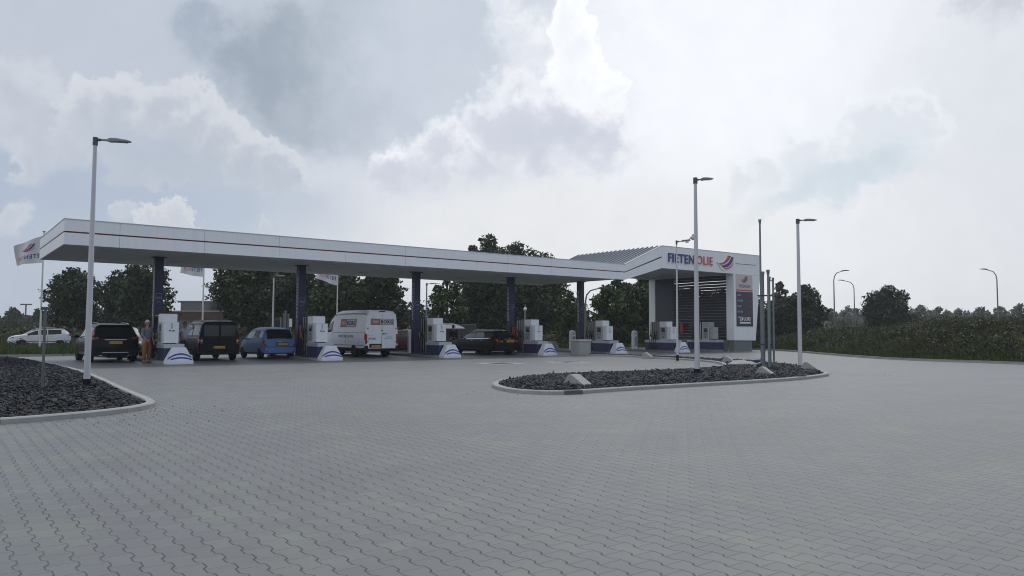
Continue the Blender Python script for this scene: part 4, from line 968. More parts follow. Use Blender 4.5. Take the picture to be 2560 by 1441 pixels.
m2 = MB(); S_.mir(m2, .6, 4.9, 4.93, 5.02, .010, 10, 1); S_.mir(m2, .6, 4.9, 3.95, 4.0, .010, 10, 1); m2.build('side_swage', mat('van_swage', (.26, .29, .33), .5), wvan)
# --- black estate car
BLK2 = paint('paint_black_blue', (.006, .0065, .009))
au_st = [(0, .33, .88, .90, .74, .72, .62), (.06, .28, .95, .97, .84, .82, .68), (.30, .25, .97, 1.20, .89, .88, .62), (.62, .23, .97, 1.40, .90, .90, .58), (1.2, .22, .95, 1.44, .90, .90, .60), (2.1, .21, .92, 1.46, .90, .90, .61), (2.7, .21, .91, 1.41, .90, .90, .60), (3.3, .21, .92, 1.13, .90, .89, .64), (3.75, .22, .93, .965, .90, .88, .72), (4.4, .25, .82, .85, .88, .82, .66), (4.7, .30, .68, .70, .78, .70, .55), (4.78, .38, .58, .60, .66, .58, .45)]
car('parked_estate', 'black estate car with silver roof rails standing behind the fourth pump hoses', 'car', tuple(L(22.75, 2.1)), VROT + .04, au_st, BLK2, (.32, .22, .92, 3.72, .905),
    [platefn(.12, -.012, .80, 'PF-824-D'), box_part('plate_recess', BLKPL, (-.2, .45, -.008, .01, .72, .88)), box_part('chrome_bar', CHROME, (-.3, .55, -.014, .0, .90, .915)), box_part('badge', CHROME, (.06, .18, -.02, .0, .925, .985)), box_part('rear_bumper', BLKPL, (-.8, .8, -.05, .12, .30, .58)), lampfn('tail_lamp', TAIL, .3, 1.5, 3.6, 4.05, .46, .80, .74, .86), lampfn('reverse_lamp', TAILW, .2, .4, 3.7, 3.9, .40, .46, .76, .84), box_part('spoiler', BLK2, (-.5, .5, .52, .68, 1.385, 1.415))],
    [(2.6, 3.9, 4.15, 4.85), (4.0, 5.0, 4.15, 4.85), (5.1, 6.7, 4.15, 4.8)], (5.9, 7.6), (1.2, 2.85), seams=[3.9, 5.05], handles=[4.1, 5.2], handle_m=CHROME, mirror=(3.15, 1.0, .90), mirror_m=BLK2, rails=(2.9, 5.6, .05), trim=(2.6, 6.9, CHROME), glass=GLASSL)
# --- red hatchback mostly hidden behind the white van
REDP = paint('paint_red', (.12, .006, .009))
car('parked_red_car', 'dark red car mostly hidden behind the white van', 'car', tuple(L(16.02, 5.3)), VROT, mi_st, REDP, (.29, .18, .60, 3.03, .83),
    [platefn(0, -.012, .74, 'SK-271-P'), box_part('rear_bumper', BLKPL, (-.76, .76, -.05, .12, .30, .5)), lampfn('tail_lamp', TAIL, .4, 1.3, 3.5, 4.1, .62, .77, .72, .92), sym('reflector', TAILW, .55, .72, -.03, -.01, .53, .60)],
    [(2.75, 3.9, 4.2, 4.85), (4.0, 4.9, 4.15, 4.85), (5.0, 6.5, 4.15, 4.8)], (5.7, 7.4), (1.15, 2.9), seams=[3.9, 4.95], mirror=(2.55, 1.0, .82), cladding=False)
# --- dark car and pale-windowed car beyond the pumps
car('parked_dark_car', 'dark car with one red tail lamp showing behind the third bumper', 'car', tuple(L(22.0, 8.9)) , VROT + .5, au_st, paint('paint_darkred', (.05, .012, .014)), (.32, .22, .92, 3.72, .905),
    [box_part('rear_bumper', BLKPL, (-.8, .8, -.05, .12, .30, .58)), lampfn('tail_lamp', TAIL, .3, 1.5, 3.6, 4.05, .46, .80, .74, .9), platefn(0, -.012, .70, 'GB-190-T')],
    [(2.6, 3.9, 4.15, 4.85), (4.0, 5.0, 4.15, 4.85), (5.1, 6.7, 4.15, 4.8)], (5.9, 7.6), (1.2, 2.85), mirror=(3.15, 1.0, .90))
car('facing_car', 'grey car with a bright windscreen parked in front of the black SUV', 'car', tuple(L(4.3, 12.6)), VROT + pi - .1, mi_st, paint('paint_grey', (.10, .11, .12)), (.29, .18, .60, 3.03, .83),
    [box_part('rear_bumper', BLKPL, (-.76, .76, -.05, .12, .32, .5)), box_part('front_bumper', BLKPL, (-.6, .6, 3.66, 3.76, .32, .5)), sym('headlamp', TAILW, .45, .68, 3.56, 3.68, .6, .72)],
    [(2.75, 3.9, 4.2, 4.85), (4.0, 4.9, 4.15, 4.85), (5.0, 6.5, 4.15, 4.8)], None, (1.15, 2.9), mirror=(2.55, 1.0, .82), cladding=False)['kind_note'] = ''
_fc = [o for o in bpy.data.objects if o.name.startswith('facing_car')][0]; del _fc['kind_note']
Shell(mi_st).patch(MB(), 5.7, 7.4, 5.25, 10.75, .008, 4, 10).build('windscreen', mat('sky_bright_glass', (.5, .53, .56), .1, spec=1.0), _fc, True)  # pale base colour paints the reflected sky into the windscreen
# --- white crossover driving past on the road
xc_st = [(0, .36, .98, 1.0, .74, .74, .62), (.06, .30, 1.08, 1.10, .84, .84, .70), (.25, .27, 1.12, 1.35, .90, .90, .68), (.5, .26, 1.12, 1.56, .91, .92, .66), (1.2, .25, 1.02, 1.63, .91, .92, .68), (2.0, .25, 1.0, 1.65, .91, .92, .69), (2.5, .25, .99, 1.58, .91, .92, .68), (3.05, .26, 1.0, 1.25, .91, .91, .70), (3.4, .27, 1.02, 1.05, .91, .89, .76), (4.0, .30, .93, .96, .90, .86, .70), (4.33, .36, .80, .83, .82, .76, .6), (4.42, .44, .66, .68, .70, .64, .5)]
car('passing_crossover', 'white crossover with a black roof driving left along the far road', 'car', tuple(L(5.6, 42.0, -.14)), ROT + pi / 2, xc_st, paint('paint_white', (.62, .65, .68), .3), (.35, .23, .80, 3.5, .925),
    [lampfn('tail_lamp', TAIL, .4, 1.6, 3.7, 4.4, .60, .80, 1.0, 1.14), box_part('rear_bumper', BLKPL, (-.8, .8, -.04, .1, .32, .55)), platefn(0, -.012, .86, 'L-417-TB'), lampfn('headlamp', GLASSD, 9.2, 10.4, 3.7, 4.05, .0, .02, .8, .82, 2.0),
     lambda r, S: S.patch(MB(), 3.0, 6.4, 5.0, 11.0, .009, 8, 10).build('black_roof', BLKPL, r, True)],
    [(3.3, 4.6, 4.1, 4.85), (4.7, 5.7, 4.1, 4.85), (5.8, 7.3, 4.1, 4.8)], (6.3, 7.8), (1.2, 2.9), seams=[4.65, 5.75], handles=[4.2, 5.3], handle_m=DARKST, mirror=(3.05, 1.06, .93))

# ================================================================== PEOPLE
SKIN = mat('skin', (.30, .155, .115), .55, 0, .06, 12); HAIRW = mat('hair_white', (.5, .48, .46), .7, 0, .15, 60); HAIRD = mat('hair_dark', (.02, .016, .013), .6, 0, .2, 60)
def skin_mesh(name, pts, edges, rad, root, m_, sub=2):
    me = bpy.data.meshes.new(name); me.from_pydata(pts, edges, []); o = bpy.data.objects.new(name, me); COL.objects.link(o)
    md = o.modifiers.new('Skin', 'SKIN'); md.use_smooth_shade = True; md.branch_smoothing = .6
    if not me.skin_vertices: 
        raise RuntimeError('no skin layer')
    for i, r_ in enumerate(rad):
        v = me.skin_vertices[0].data[i]; v.radius = r_ if isinstance(r_, tuple) else (r_, r_); v.use_root = (i == root)
    sd_ = o.modifiers.new('Sub', 'SUBSURF'); sd_.levels = sub; sd_.render_levels = sub
    dg = bpy.context.evaluated_depsgraph_get(); dg.update()
    m2 = bpy.data.meshes.new_from_object(o.evaluated_get(dg)); bpy.data.objects.remove(o); bpy.data.meshes.remove(me)
    m2.materials.clear(); m2.materials.append(m_); m2.polygons.foreach_set('use_smooth', [True] * len(m2.polygons)); m2.name = name
    return m2
def person(label, loc, rz, J, shirt, trousers, shoes, hair, scale=1.0, hair_kind='short', belly=.0, shirt_len=.93, sleeve=.55):
    """J: joint dict, x right of the viewer-facing figure, y forward, z up (metres, 1.75 m figure)."""
    r = thing('person', label, 'person', loc, rz); r.scale = (scale,) * 3
    names = ['pelvis', 'waist', 'chest', 'neck', 'head', 'crown'] + [a + b for b in ('L', 'R') for a in ('hip', 'knee', 'ankle', 'toe', 'sho', 'elb', 'wri', 'hand')]
    P = [J[n] for n in names]; ix = {n: i for i, n in enumerate(names)}
    E = [('pelvis', 'waist'), ('waist', 'chest'), ('chest', 'neck'), ('neck', 'head'), ('head', 'crown')]
    for b in 'LR': E += [('pelvis', 'hip' + b), ('hip' + b, 'knee' + b), ('knee' + b, 'ankle' + b), ('ankle' + b, 'toe' + b), ('chest', 'sho' + b), ('sho' + b, 'elb' + b), ('elb' + b, 'wri' + b), ('wri' + b, 'hand' + b)]
    R = {'pelvis': (.15, .11), 'waist': (.135, .105), 'chest': (.155, .11), 'neck': (.055, .055), 'head': (.075, .09), 'crown': (.06, .075), 'hip': .085, 'knee': .055, 'ankle': .04, 'toe': .04, 'sho': .058, 'elb': .042, 'wri': .028, 'hand': (.032, .016)}
    rad = [R[n] if n in R else R[n[:-1]] for n in names]
    me = skin_mesh('body', P, [(ix[a], ix[b]) for a, b in E], rad, 0, SKIN)
    # add fingers, face to the same mesh
    ex = MB()
    for b in 'LR':
        w_, h_ = Vector(J['wri' + b]), Vector(J['hand' + b]); d = (h_ - w_).normalized(); side = d.cross(Vector((0, 1, 0)) if abs(d.y) < .8 else Vector((0, 0, 1))).normalized(); nrm = side.cross(d)
        for k, ln in enumerate((.062, .075, .08, .07)):
            o0 = h_ + side * (-.027 + .018 * k) + d * .01; ex.tube([o0 - d * .02, o0 + d * ln * .4 + nrm * .002, o0 + d * ln * .75 + nrm * .014, o0 + d * ln + nrm * .03], [.009, .009, .008, .006], 6)
        o0 = (w_ + h_) * .5 + side * -.02; ex.tube([o0, o0 - side * .03 + d * .03, o0 - side * .04 + d * .06 + nrm * .01], [.011, .010, .007], 6)
    hd = Vector(J['head']); up = (Vector(J['crown']) - hd).normalized(); fw = Vector(J.get('face', (0, 1, 0))).normalized(); rt = fw.cross(up).normalized()
    def hp(a, b_, c): return tuple(hd + rt * a + fw * b_ + up * c)
    ex.tube([hp(0, .085, .035), hp(0, .112, -.005), hp(0, .088, -.015)], [.008, .015, .012], 6)
    for sg in (-1, 1): ex.ellipsoid(hp(sg * .082, -.005, .0), (.014, .022, .032), 8, 6)
    nface = ex.n
    me.materials.append(BLKPL); me.materials.append(mat('lips', (.2, .07, .06), .5))
    bm = bmesh.new(); bm.from_mesh(me)
    vs = [bm.verts.new(v) for v in np.concatenate(ex.v)]
    for f in ex.f:
        try: q = bm.faces.new([vs[i] for i in f]); q.smooth = True
        except ValueError: pass
    def patch_(c, rx, rz_, mi):
        v_ = [bm.verts.new(hp(c[0] + rx * cos(a), c[1], c[2] + rz_ * sin(a))) for a in np.linspace(0, 2 * pi, 9)[:-1]]; q = bm.faces.new(v_); q.material_index = mi
    for sg in (-1, 1): patch_((sg * .032, .092, .028), .013, .006, 1)
    patch_((0, .094, -.045), .024, .005, 2)
    bmesh.ops.recalc_face_normals(bm, faces=bm.faces); bm.to_mesh(me); bm.free()
    link('body', me, r)
    # clothes
    def lerp(a, b, t): return tuple(Vector(J[a]).lerp(Vector(J[b]), t))
    hem = tuple(Vector(J['pelvis']) + Vector((0, 0, .0)))
    SP_ = [hem, J['waist'], J['chest'], lerp('chest', 'neck', .75)]; SE = [(0, 1), (1, 2), (2, 3)]; SR = [(.185, .145 + belly * .5), (.178, .14 + belly), (.178, .13), (.062, .062)]
    for b in 'LR':
        i = len(SP_); SP_ += [J['sho' + b], lerp('sho' + b, 'elb' + b, min(1, sleeve * 1.2)), ]; SE += [(2, i), (i, i + 1)]; SR += [.082, .072]
        if sleeve > 1: SP_.append(lerp('elb' + b, 'wri' + b, .9)); SE.append((i + 1, i + 2)); SR.append(.05)
    link('shirt', skin_mesh('shirt', SP_, SE, SR, 0, shirt), r)
    TP = [tuple(Vector(J['pelvis']) + Vector((0, 0, .06))), J['pelvis']]; TE = [(0, 1)]; TR = [(.172, .138), (.172, .14)]
    for b in 'LR':
        i = len(TP); TP += [J['hip' + b], J['knee' + b], tuple(Vector(J['ankle' + b]) + Vector((0, 0, .03)))]; TE += [(1, i), (i, i + 1), (i + 1, i + 2)]; TR += [.118, .088, .078]
    link('trousers', skin_mesh('trousers', TP, TE, TR, 0, trousers), r)
    for b in 'LR':
        a, t_ = Vector(J['ankle' + b]), Vector(J['toe' + b]); d = (t_ - a); d.z = 0; d.normalize()
        s_ = MB(); n = 10; sd2 = Vector((-d.y, d.x, 0)); c0 = Vector((a.x, a.y, 0)) + d * .06
        lv = [(.045, .145, 0), (.05, .15, .025), (.046, .145, .055), (.035, .09, .095)]
        s_.loft([[tuple(c0 - d * (.045 if k_ == 3 else 0) + sd2 * (wq * cos(2 * pi * k / n)) + d * (lq * sin(2 * pi * k / n)) + Vector((0, 0, zq))) for k in range(n)] for k_, (wq, lq, zq) in enumerate(lv)])
        s_.build('shoe', shoes, r, True)
    h = MB()
    for k in range(2):
        rr = 1.0 - .0 * k
    rings = []
    for i in range(7):
        th = pi / 2 * i / 6 * 1.0; rings.append([hp(.093 * cos(th) * cos(2 * pi * k / 14), -.018 + .108 * cos(th) * sin(2 * pi * k / 14) , .035 + .115 * sin(th) + (.035 * max(0, sin(2 * pi * k / 14)) - (.075 if hair_kind == 'short' else .14) * max(0, -sin(2 * pi * k / 14))) * cos(th)) for k in range(14)])
    h.loft(rings, True); h.build('hair', hair, r, True)
    return r
def stand(armL=None, armR=None, lean=(0, 0), face=(0, 1, 0), stance=.10):
    lx, ly = lean
    J = {'pelvis': (0, 0, .96), 'waist': (lx * .3, ly * .3, 1.12), 'chest': (lx * .8, ly * .8, 1.34), 'neck': (lx, ly, 1.50), 'head': (lx * 1.08, ly * 1.15 + .015, 1.625), 'crown': (lx * 1.1, ly * 1.2 + .005, 1.70), 'face': face}
    for b, sg in (('L', -1), ('R', 1)):
        J['hip' + b] = (sg * .10, 0, .90); J['knee' + b] = (sg * (.09 + stance * .2), .02, .50); J['ankle' + b] = (sg * (.07 + stance * .5), -.01, .09); J['toe' + b] = (sg * (.09 + stance * .5), .13, .04)
        a = (armL if b == 'L' else armR) or ((.05, -.02, -.28), (.02, .06, -.52), )
        sh = Vector((sg * .19 + lx * .9, ly * .9, 1.42)); J['sho' + b] = tuple(sh)
        e = sh + Vector((sg * a[0][0], a[0][1], a[0][2])); w_ = sh + Vector((sg * a[1][0], a[1][1], a[1][2])); J['elb' + b] = tuple(e); J['wri' + b] = tuple(w_)
        J['hand' + b] = tuple(w_ + (w_ - e).normalized() * .075)
    return J
DENIM = mat('shirt_slate_blue', (.11, .145, .19), .85, 0, .12, 14); OCH = mat('trousers_ochre', (.19, .085, .022), .85, 0, .12, 14); SHOEB = mat('shoe_brown', (.08, .04, .02), .6)
person('white-haired man in slate blue shirt and ochre trousers by the black SUV', tuple(L(3.35, 1.70)), ROT + pi + .5, stand(armR=((.07, .02, -.27), (.0, .20, -.44)), armL=((.09, -.04, -.27), (.08, .05, -.52))), DENIM, OCH, SHOEB, HAIRW, 1.03, belly=.02)
LIGHTS = mat('shirt_pale_lilac', (.36, .38, .48), .85, 0, .12, 12); DARKT = mat('trousers_dark', (.02, .022, .03), .9, 0, .1, 12); HAIRG = mat('hair_grey_brown', (.12, .09, .07), .7, 0, .15, 50)
person('person in pale lilac shirt, arm raised to the head, left of the dark van', tuple(L(5.02, 2.55)), ROT + pi + .2, stand(armL=((.20, .06, .06), (.06, .08, .25)), armR=((.07, -.02, -.27), (.04, .16, -.42)), lean=(-.02, .06)), LIGHTS, DARKT, BLKPL, HAIRG, 1.02, belly=.03)
BLKC = mat('jacket_black', (.012, .013, .017), .85, 0, .15, 12)
person('person with dark hair in a black jacket seen from behind, beyond the third pump', tuple(L(21.9, 6.6)), ROT - .2, stand(), BLKC, DARKT, BLKPL, HAIRD, 1.0, sleeve=1.2)

# ================================================================== POLES, LAMPS, FLAGS, PIPES
def lamp_head(mb, x0, z, ln, tilt):
    # flat LED luminaire along +x
    def R_(p): return (x0 + p[0] * cos(tilt) - p[1] * sin(tilt), p[2], z + p[0] * sin(tilt) + p[1] * cos(tilt))
    sec = [(.0, .03, .035, .03), (.18, .035, .045, .04), (.24, .07, .10, .075), (.40, .09, .105, .05), (.62, .085, .07, .03), (ln, .05, .035, .02)]
    rings = []
    for (q, wd, up, dn) in [(a_, b_ * .8, c_ * .62, d_ * .8) for a_, b_, c_, d_ in sec]: rings.append([R_((q, -dn * .6, -wd)), R_((q, -dn * .6, wd)), R_((q, up * .5, wd * .9)), R_((q, up, wd * .4)), R_((q, up, -wd * .4)), R_((q, up * .5, -wd * .9))])
    mb.loft(rings)
def led_lamp(X, Y, h, yaw, lb, r0=.085, r1=.05, ln=.72, tilt=.05, foot=True, z0=.05, m_=POLE, extras=None, group='slim white LED lamp posts'):
    r = thing('lamp_post', lb, 'lamp post', (X, Y, 0), yaw, group)
    MB().tube([(0, 0, z0), (0, 0, h * .35), (0, 0, h - .14)], [r0, r0 * .88, r1], 14).build('pole', m_, r, True)
    if foot: MB().tube([(0, 0, -.1), (0, 0, .28)], [r0 * 1.25, r0 * 1.22], 14).build('foot_sleeve', BLKPL, r, True)
    MB().tube([(0, 0, h - .17), (0, 0, h + .02)], r1 * 1.35, 12).tube([(0, 0, h - .04), (.12, 0, h - .035)], .035, 8).build('bracket', DARKST, r, True)
    a = MB(); lamp_head(a, .08, h - .035, ln, tilt); hd = a.build('luminaire', mat('luminaire_grey', (.14, .15, .17), .4, .3), r, True)
    b = MB(); b.add([(.08 + p[0] * cos(tilt), p[1], h - .035 + p[0] * sin(tilt) - .028) for p in ((.36, -.06), (.36, .06), (.64, .06), (.64, -.06))], [(0, 1, 2, 3)]); b.build('lens', mat('lens_grey', (.3, .3, .3), .2), hd)
    return r
led_lamp(-9.88, 17.5, 5.95, .12, 'tall white lamp post in the gravel at the left, nearest of all', .072, .042, .72, -.04)
led_lamp(5.75, 23.3, 6.24, .55, 'tall white lamp post in the middle of the long gravel bed', .085, .05, .70, .14)
led_lamp(11.5, 29.95, 5.95, .1, 'white lamp post near the right tip of the gravel bed', .085, .055, .72, .03, foot=False)
rr = led_lamp(8.1, 36.7, 5.88, .15, 'slim white post with camera on its bent arm, in front of the price pylon', .055, .035, .50, .12)
MB().tube([(.5, 0, 5.93), (.68, 0, 5.98), (.80, 0, 6.12)], .025, 8).build('camera_arm', DARKST, rr, True)
MB().ellipsoid((.86, 0, 6.05), (.11, .11, .12), 12, 8).tube([(.86, 0, 6.1), (.86, 0, 6.22)], .06, 8).build('dome_camera', mat('camera_white', (.5, .51, .53), .4), rr, True)
MB().cbox(.48, .62, -.06, .06, 5.80, 5.90, .01).build('camera_box', PURE, rr)
led_lamp(-15.95, 50, 5.05, .2, 'slim white lamp post behind the blue hatchback, with a small box halfway', .07, .045, .55, .0, foot=False, z0=-.2)
led_lamp(-6.62, 58, 5.05, .3, 'slim pale lamp post against the gap of sky between the trees', .08, .05, .95, .06, foot=False, z0=-.2, m_=GALV)
# thin grey post in the left bed
r = thing('steel_post', 'thin dull grey steel post standing in the left gravel bed', 'post', (-10.42, 16.72, 0))
MB().tube([(0, 0, 0), (0, 0, 1.88)], .028, 10).build('shaft', mat('post_dull', (.13, .145, .145), .6, .3), r, True); MB().cbox(-.09, .09, -.03, .03, 1.86, 1.93, .01).build('cap', DARKST, r)
# distant street lamps with bent arms
def street_lamp(X, Y, h, arm, lb, r0=.09, z0=-.2, m_=None):
    r = thing('street_lamp', lb, 'street lamp', (X, Y, 0), 0, 'grey street lamps with bent arms')
    pts = [(0, 0, z0), (0, 0, h * .5), (0, 0, h - 1.0), (arm * .08, 0, h - .5), (arm * .3, 0, h - .16), (arm * .62, 0, h - .03), (arm, 0, h + .08)]
    MB().tube(pts, [r0, r0 * .8, r0 * .6, r0 * .55, r0 * .5, r0 * .45, r0 * .4], 10).build('pole', m_ or mat('pole_grey', (.16, .17, .185), .5, .3), r, True)
    sg = 1 if arm > 0 else -1
    MB().loft([[(arm + sg * q, -w_, h + .06 + .05 * q), (arm + sg * q, w_, h + .06 + .05 * q), (arm + sg * q, w_ * .6, h + .06 + .05 * q + t), (arm + sg * q, -w_ * .6, h + .06 + .05 * q + t)] for q, w_, t in ((-.25, .05, .06), (.0, .12, .11), (.35, .11, .09), (.6, .04, .04))]).build('lamp_head', DARKST, r)
    return r
street_lamp(34.9, 81, 7.95, 1.1, 'bent street lamp with its arm to the right, left of the pair at right')
street_lamp(44.4, 97, 8.0, -1.5, 'bent street lamp with its arm to the left, right of the pair at right')
street_lamp(51.3, 79, 8.0, -1.2, 'bent street lamp standing alone at the far right above the embankment')
street_lamp(6.1, 62, 4.9, 1.3, 'grey arched lamp post just right of the fifth navy column', .12)
street_lamp(-11.4, 75, 5.5, .5, 'faint grey lamp post in front of the dark trees, above the red car', .09)
r = thing('parking_lamp', 'distant T-shaped double lamp between the two small trees at far left', 'street lamp', (-97.4, 150, 0))
MB().tube([(0, 0, -.2), (0, 0, 6.2)], .13, 8).build('pole', DARKST, r); MB().cbox(-1.1, 1.1, -.2, .2, 6.1, 6.35, .04).build('lamp_head', DARKST, r)
r = thing('marker_pole', 'thin pale pole with a small ball tip behind the fourth pump', 'pole', (1.1, 62, 0))
MB().tube([(0, 0, -.1), (0, 0, 3.2), (0, 0, 3.6)], [.09, .07, .03], 8).build('shaft', GALV, r, True); MB().ellipsoid((0, 0, 3.2), (.14, .14, .16), 10, 8).build('ball', PURE, r, True)
# vent pipes
vp = thing('vent_pipes', 'bundle of tall galvanised vent pipes on the gravel bed, one much taller', 'vent pipes', (9.25, 27.1, 0), .08)
for (x_, y_, h, rd_) in ((.0, .55, 5.55, .037), (-.10, .2, 3.50, .038), (.0, -.1, 3.62, .042), (.10, .12, 3.58, .038), (.20, .25, 3.4, .034), (.05, .45, 3.6, .038), (.27, .1, 3.35, .03)):
    b_ = .25 if h > 5 else -.05
    p = MB().tube([(x_, y_, b_), (x_, y_, h * .5), (x_, y_, h - .1)], [rd_, rd_, rd_ * .9], 12).tube([(x_, y_, .7), (x_, y_, .76)], rd_ * 1.3, 12).build('pipe', GALV, vp, True)
    MB().loft([[(x_ + q * cos(2 * pi * k / 12), y_ + q * sin(2 * pi * k / 12), z) for k in range(12)] for q, z in ((rd_ * .95, h - .12), (rd_ * 1.5, h), (rd_ * 1.5, h + .05))]).build('vent_cap', GALV, p, True)
MB().tube([(.0, .55, .45), (.0, .55, .3), (-.12, .5, .24), (-.30, .42, .22), (-.36, .38, .05)], .06, 10).build('elbow', GALV, vp, True)
MB().box(-.3, .28, .12, .16, 2.72, 2.77).box(-.3, .28, .12, .16, .95, 1.0).build('clamp_bar', DARKST, vp)
MB().tube([(.28, .3, 3.3), (.36, .3, 3.34), (.36, .3, 3.0), (.36, .32, 1.6), (.36, .32, -.05)], .035, 8).build('side_pipe', GALV, vp, True)
r = thing('tank_chamber', 'low white tank chamber with a dark cap behind the pipe bundle', 'tank chamber', (9.3, 29.9, 0), .4)
MB().loft([[(q * cos(2 * pi * k / 24), q * .8 * sin(2 * pi * k / 24), z) for k in range(24)] for q, z in ((.75, .0), (.72, .16), (.5, .27), (.44, .28))]).build('collar', CONC, r, True)
MB().loft([[(.32 + q * cos(2 * pi * k / 18), -.2 + q * .8 * sin(2 * pi * k / 18), z) for k in range(18)] for q, z in ((.42, .15), (.40, .32), (.3, .36))]).build('cap', NAVY, r, True)
r = thing('vent_pipes', 'second, farther bundle of short vent pipes behind the blue hatchback', 'vent pipes', (-14.05, 46.3, 0))
for (x_, y_, h) in ((-.22, 0, 2.2), (-.08, .1, 2.45), (.06, 0, 2.6), (.2, .1, 2.4)): MB().tube([(x_, y_, -.1), (x_, y_, h)], .055, 10).tube([(x_, y_, h - .08), (x_, y_, h)], .075, 10).build('pipe', GALV, r, True)
MB().cbox(.3, .46, -.03, .03, 1.6, 2.1, .01).build('notice_plate', PURE, r); MB().tube([(.38, .02, -.1), (.38, .02, 2.1)], .03, 8).build('notice_post', GALV, r)
# flags
def flag(s, lb, ztop, fh, fl, droop, amp, ph, bend, poleh):
    X = L(s, 29.3); r = thing('flagpole', lb, 'flag', tuple(X), 0, 'white flags with station lettering')
    MB().tube([(0, 0, -.2), (0, 0, poleh * .6), (0, 0, poleh)], [.07, .055, .04], 12).build('pole', mat('pole_white', (.6, .6, .62), .4), r, True)
    MB().tube([(0, 0, poleh - .05), (0, 0, poleh)], .10, 10).build('finial', DARKST, r, True)
    def F(u_, v_, o=0):     # u along the fly (0 at pole), v down
        x_ = -.06 - fl * (u_ - bend * u_ * u_ * .35) ; z_ = ztop - v_ * fh * (1 - .34 * u_) - droop * u_ ** 1.05
        y_ = amp * sin(ph + 5.5 * u_ + 1.2 * v_) * (.25 + u_) + .35 * amp * sin(11 * u_ - 2 * v_ + ph)
        return (x_, y_ - o, z_ + .12 * amp * sin(6 * u_ + ph))
    n1, n2 = 26, 14
    c = MB(); c.add([F(i / n1, j / n2) for i in range(n1 + 1) for j in range(n2 + 1)], [(i * (n2 + 1) + j, i * (n2 + 1) + j + 1, (i + 1) * (n2 + 1) + j + 1, (i + 1) * (n2 + 1) + j) for i in range(n1) for j in range(n2)])
    cl = c.build('flag_cloth', CLOTH, r, True, 180)
    # print showing through from the other side: mirrored
    V, Fc = fit_text('FIETEN', .50, .17, 0, .02)
    for off in (.012, -.012):
        MB().add([F(.05 + p[0], .80 - p[1] , off) for p in V], Fc).build('print', LETBLUE, cl)
        V2, F2 = fit_text('OLIE', .28, .17); MB().add([F(.58 + p[0], .80 - p[1], off) for p in V2], F2).build('print', LOGORED, cl)
        for k, mm in (('red', LOGORED), ('blue', LETBLUE), ('red2', LOGORED)):
            D_ = logo_data(k); MB().add([F(.72 - p[0] * .42, .52 - p[1] * .34, off) for p in D_[0]], D_[1]).build('print', mm, cl)
    return r
flag(2.2, 'flagpole with a fully spread white flag at the far left end of the canopy', 8.05, 2.0, 2.0, .86, .26, .4, .1, 8.3)
flag(13.1, 'flagpole whose drooping white flag hangs just under the canopy above the dark van', 7.55, 2.0, 2.0, .35, .22, 2.0, .2, 8.3)
flag(24.5, 'flagpole whose white flag corner shows under the canopy above the white van', 7.45, 2.1, 1.9, .10, .20, 3.3, .1, 8.3)
# road signs and shed behind
r = thing('traffic_sign', 'blue round road sign on a grey post behind the white totem', 'traffic sign', (13.2, 83, 0))
MB().tube([(0, 0, -.2), (0, 0, 3.5)], .06, 8).build('post', GALV, r); MB().tube([(.0, -.08, 2.55), (.0, -.05, 2.55)], .42, 18).build('sign_disc', mat('sign_blue_grey', (.06, .10, .16), .5), r)
MB().cbox(-.35, .35, -.09, -.05, 3.15, 3.55, .01).build('sign_plate', mat('sign_orange', (.20, .08, .04), .5), r); MB().cbox(-.2, .2, -.1, -.06, 1.7, 2.1, .01).build('sub_plate', mat('sign_grey', (.3, .3, .3), .5), r)
r = thing('advert_sign', 'small red and white sign lying low beside the slim white totem', 'sign', tuple(L(36.4, 9.4)), ROT)
MB().cbox(-.62, .5, -.02, .02, .28, .82, .01).build('panel', mat('sign_red_dark', (.3, .05, .03), .5), r); MB().cbox(-.56, .44, -.026, -.02, .36, .74, .002).build('face', mat('sign_white', (.5, .52, .54), .5), r)
a = MB(); V, F = fit_text('Kaarten', .8, .26, .002, .02); a.add(np.stack([-.46 + V[:, 0], -.028 - V[:, 2], .42 + V[:, 1]], 1), F); a.build('lettering', LOGORED, r)
MB().box(-.5, -.46, -.01, .03, -.1, .3).box(.36, .4, -.01, .03, -.1, .3).build('leg', DARKST, r)
sh = thing('bicycle_shelter', 'small open shelter with a pale corrugated roof behind the third pump', 'shelter', tuple(L(29.8, 20.5)), ROT - .25)
MB().prism([(-1.5, 1.62), (-1.5, 1.55), (1.5, 1.95), (1.5, 2.02)], 'x', -2.0, 1.55).build('roof', mat('shelter_roof', (.5, .52, .54), .4, .3, .08, 2), sh)
a = MB()
for i in range(15): a.prism([(-1.5, 1.62), (-1.5, 1.66), (1.5, 2.06), (1.5, 2.02)], 'x', -1.95 + i * .245, -1.90 + i * .245)
a.build('roof_ribs', mat('shelter_rib', (.30, .33, .36), .4, .3), sh)
for x_ in (-1.9, 1.45):
    for y_ in (-1.4, 1.4): MB().box(x_ - .04, x_ + .04, y_ - .04, y_ + .04, -.1, 1.6 if y_ < 0 else 1.95).build('post', DARKST, sh)
MB().box(-1.9, 1.45, 1.3, 1.34, -.1, 1.5).build('back_panel', DARKST, sh)
r = thing('information_board', 'dark framed information board on two posts right of the corrugated shelter roof', 'board', tuple(L(33.2, 22)), ROT - .2)
MB().cbox(-1.0, 1.0, -.04, .04, 1.0, 1.9, .01).build('board', mat('board_dark', (.05, .055, .06), .4), r)
MB().box(-1.05, 1.05, -.05, .05, 1.9, 1.96).box(-1.05, -1.0, -.05, .05, -.1, 1.9).box(1.0, 1.05, -.05, .05, -.1, 1.9).build('frame', GALV, r); MB().box(-.55, -.5, -.05, .05, -.1, 1.0).box(.35, .4, -.05, .05, -.1, 1.0).build('leg', GALV, r)

